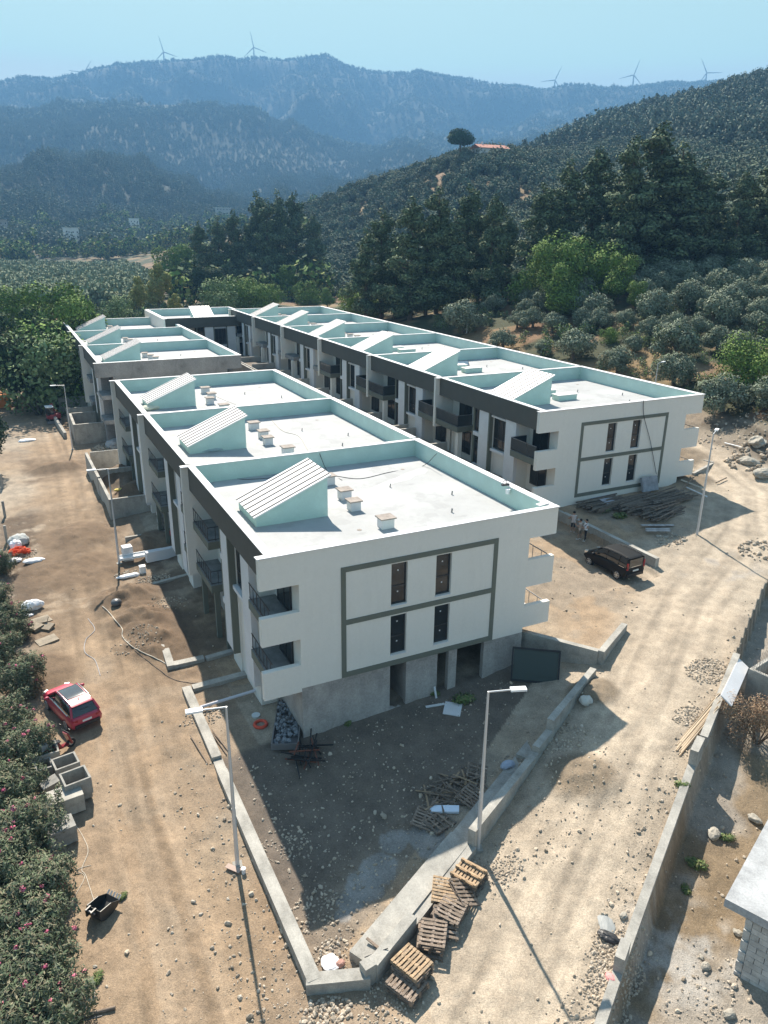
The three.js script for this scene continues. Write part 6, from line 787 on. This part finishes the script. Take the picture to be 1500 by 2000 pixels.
function person(p, turn, arms, cols, label, k = 1) {
  const o = thing('person', [p.x, p.y, p.z], turn, label, 'person'); o.scale.setScalar(k); const B = [];
  for (const s of [-1, 1]) { const f = s > 0 ? .06 : -.08; B.push([[s * .09, .9, 0], [s * .1, .5, f * .5], .085, .06], [[s * .1, .5, f * .5], [s * .1, .09, f], .058, .04], [[s * .1, .05, f - .02], [s * .11, .04, f + .15], .045, .035]); const [e, h] = arms[s > 0 ? 1 : 0]; B.push([[s * .18, 1.4, 0], e, .055, .042], [e, h, .042, .03]); const d = V(...h).sub(V(...e)).normalize(), w = V(-d.z, 0, d.x).normalize(); for (let q = -2; q <= 1; q++) { const b = V(...h).addScaledVector(d, .05).addScaledVector(w, q * .018), t = b.clone().addScaledVector(d, .085 - Math.abs(q + .5) * .01).add(V(0, -.02, 0)); B.push([h, b.toArray(), .022, .014], [b.toArray(), t.toArray(), .01, .009]); } const th = V(...h).addScaledVector(w, .045 * s).addScaledVector(d, .05); B.push([h, th.toArray(), .014, .009]); }
  B.push([[0, .95, 0], [0, 1.12, 0], .125, .12], [[0, 1.12, 0], [0, 1.36, 0], .13, .14], [[-.13, 1.4, 0], [.13, 1.4, 0], .07, .07], [[0, 1.42, 0], [0, 1.54, .015], .055, .05], [[0, 1.6, .02], [0, 1.68, .015], .085, .095], [[0, 1.6, .1], [0, 1.625, .125], .016, .012]);
  const m = new THREE.Mesh(figure(B, cols), new THREE.MeshStandardMaterial({ vertexColors: true, roughness: .85 })); m.name = 'body'; m.castShadow = true; o.add(m);
  mb().add(new THREE.SphereGeometry(.112, 14, 10, 0, 6.283, 0, 1.75).rotateX(-.35).translate(0, 1.68, -.005)).build('hair', mat(.012, .01, .009), o); return o;
}
{
  const skin = [.36, .22, .16], pale = [.52, .47, .46], white = [.72, .73, .76], dark = [.02, .022, .03], shoe = [.6, .6, .58];
  const p1 = onG(1118, 1040), p2 = onG(1142, 1056);
  const p3 = onG(1131, 1053); person(p3, -2.6, [[[-.24, 1.2, .12], [-.1, 1.45, .2]], [[.25, 1.16, .1], [.2, 1.3, .3]]], (x, y, z) => y < .09 ? shoe : y < .5 ? skin : y < .85 ? [.2, .17, .14] : y > 1.47 || Math.abs(x) > .24 || z > .17 ? skin : [.5, .42, .36], 'person in beige with raised hands behind the one in the white shirt', .97);
  person(p1, 2.6, [[[-.27, 1.14, .1], [-.16, 1.05, .3]], [[.26, 1.15, .12], [.3, 1.05, .34]]], (x, y, z) => y < .09 ? shoe : y < .82 ? (y < .45 ? skin : dark) : y > 1.47 || Math.abs(x) > .23 ? skin : pale, 'person in a loose pale top and dark shorts standing at the low wall');
  person(p2, -1.9, [[[-.26, 1.14, .08], [-.1, 1.2, .28]], [[.28, 1.16, -.02], [.1, 1.12, .24]]], (x, y, z) => y < .09 ? shoe : y < .93 ? dark : y > 1.47 || Math.abs(x) > .25 || z > .17 ? skin : (Math.abs(x - (y - 1.2) * .8) < .03 ? dark : white), 'person in a white shirt with a dark strap and dark trousers', 1.02);
}
// ---------------------------------------------------------------- loose stones
{
  const g = new THREE.IcosahedronGeometry(1, 0), a = g.attributes.position; for (let i = 0; i < a.count; i++) { const k = .75 + .5 * hash2(Math.round(a.getX(i) * 50), Math.round(a.getY(i) * 50), Math.round(a.getZ(i) * 50)); a.setXYZ(i, a.getX(i) * k, a.getY(i) * k * .7, a.getZ(i) * k); } g.computeVertexNormals();
  const r = rng(404), L = [], q = new THREE.Quaternion(), c = new THREE.Color(), add = (x, z, s) => { L.push([new THREE.Matrix4().compose(V(x, ground(x, z) + s * .25, z), q.setFromEuler(new THREE.Euler(r() * 6, r() * 6, r() * 6)), V(s * (.7 + r() * .7), s, s * (.7 + r() * .7))), .6 + .7 * r(), r()]); };
  for (let i = 0; i < 30000; i++) { const px = r() * 1500, py = lerp(760, 2010, Math.pow(r(), .6)), p = onY(px, py, px > 1000 ? 2.5 : .3), x = p.x, z = p.z; if (Math.hypot(x, z) > 75) continue; if (x > 11 && x < 25.5 && z < -31.5) continue; const dr = x > 9 ? segd(x, z, ROADR) : 9, n = fbm(x / 2.6, z / 2.6, 5, 3); let k = .02; if (dr > 2.8 && x > 9) k = .08 + .42 * ss(.5, .62, n); if (inBox(x, z, 7, 24, -31, -19, .3) > .5) k = .42; if (x < 7.5) k = .012 + .07 * ss(.55, .65, n) + .25 * inBox(x, z, 4.2, 6.6, -34, -12, .6); if (x > 9 && sideRW(x, z) > 0 && sideRW(x, z) < 1.3) k = .8; if (r() > k) continue; add(x, z, .02 + .055 * Math.pow(r(), 3) + (r() < .02 ? .07 : 0)); }
  for (const [px, py, n, sp, s] of [[300, 1133, 160, 1.0, .06], [250, 1122, 120, .8, .06], [330, 1180, 90, 1.2, .05], [62, 1222, 140, .9, .06], [215, 872, 160, 1.6, .1], [120, 770, 160, 2.2, .1], [34, 1085, 160, 1.2, .06], [395, 1400, 130, 1.0, .05], [270, 1250, 120, 1.4, .05], [1385, 1310, 420, 1.1, .05], [1350, 1400, 260, .8, .045], [1210, 1860, 500, .9, .045], [1190, 1920, 260, .8, .05], [980, 1700, 200, .7, .04], [640, 1985, 160, .7, .07], [760, 1960, 220, 1, .04], [615, 1780, 120, 1, .05], [550, 1650, 120, 1, .045], [1100, 1440, 150, 1, .05], [1310, 1055, 120, 1, .06], [650, 1860, 90, .6, .06], [1440, 840, 110, 3, .1], [1480, 890, 120, 2.4, .2], [1490, 1075, 90, 1.5, .12]]) { const p = onG(px, py); for (let i = 0; i < n; i++) { const t = r() * 6.28, d = Math.sqrt(r()) * sp; add(p.x + Math.cos(t) * d * 1.3, p.z + Math.sin(t) * d, s * (.5 + r())); } }
  const o = new THREE.InstancedMesh(g, mat(.43, .37, .30, { roughness: 1 }), L.length); L.forEach(([m, k, w], i) => { o.setMatrixAt(i, m); o.setColorAt(i, c.setRGB(k, k * (.95 + .05 * w), k * (.88 + .12 * w))); }); o.name = 'gravel'; o.castShadow = o.receiveShadow = true; tag(o, 'loose stones and gravel scattered over the building site', null, null, 'stuff'); scene.add(o);
}
renderer.render(scene, camera);
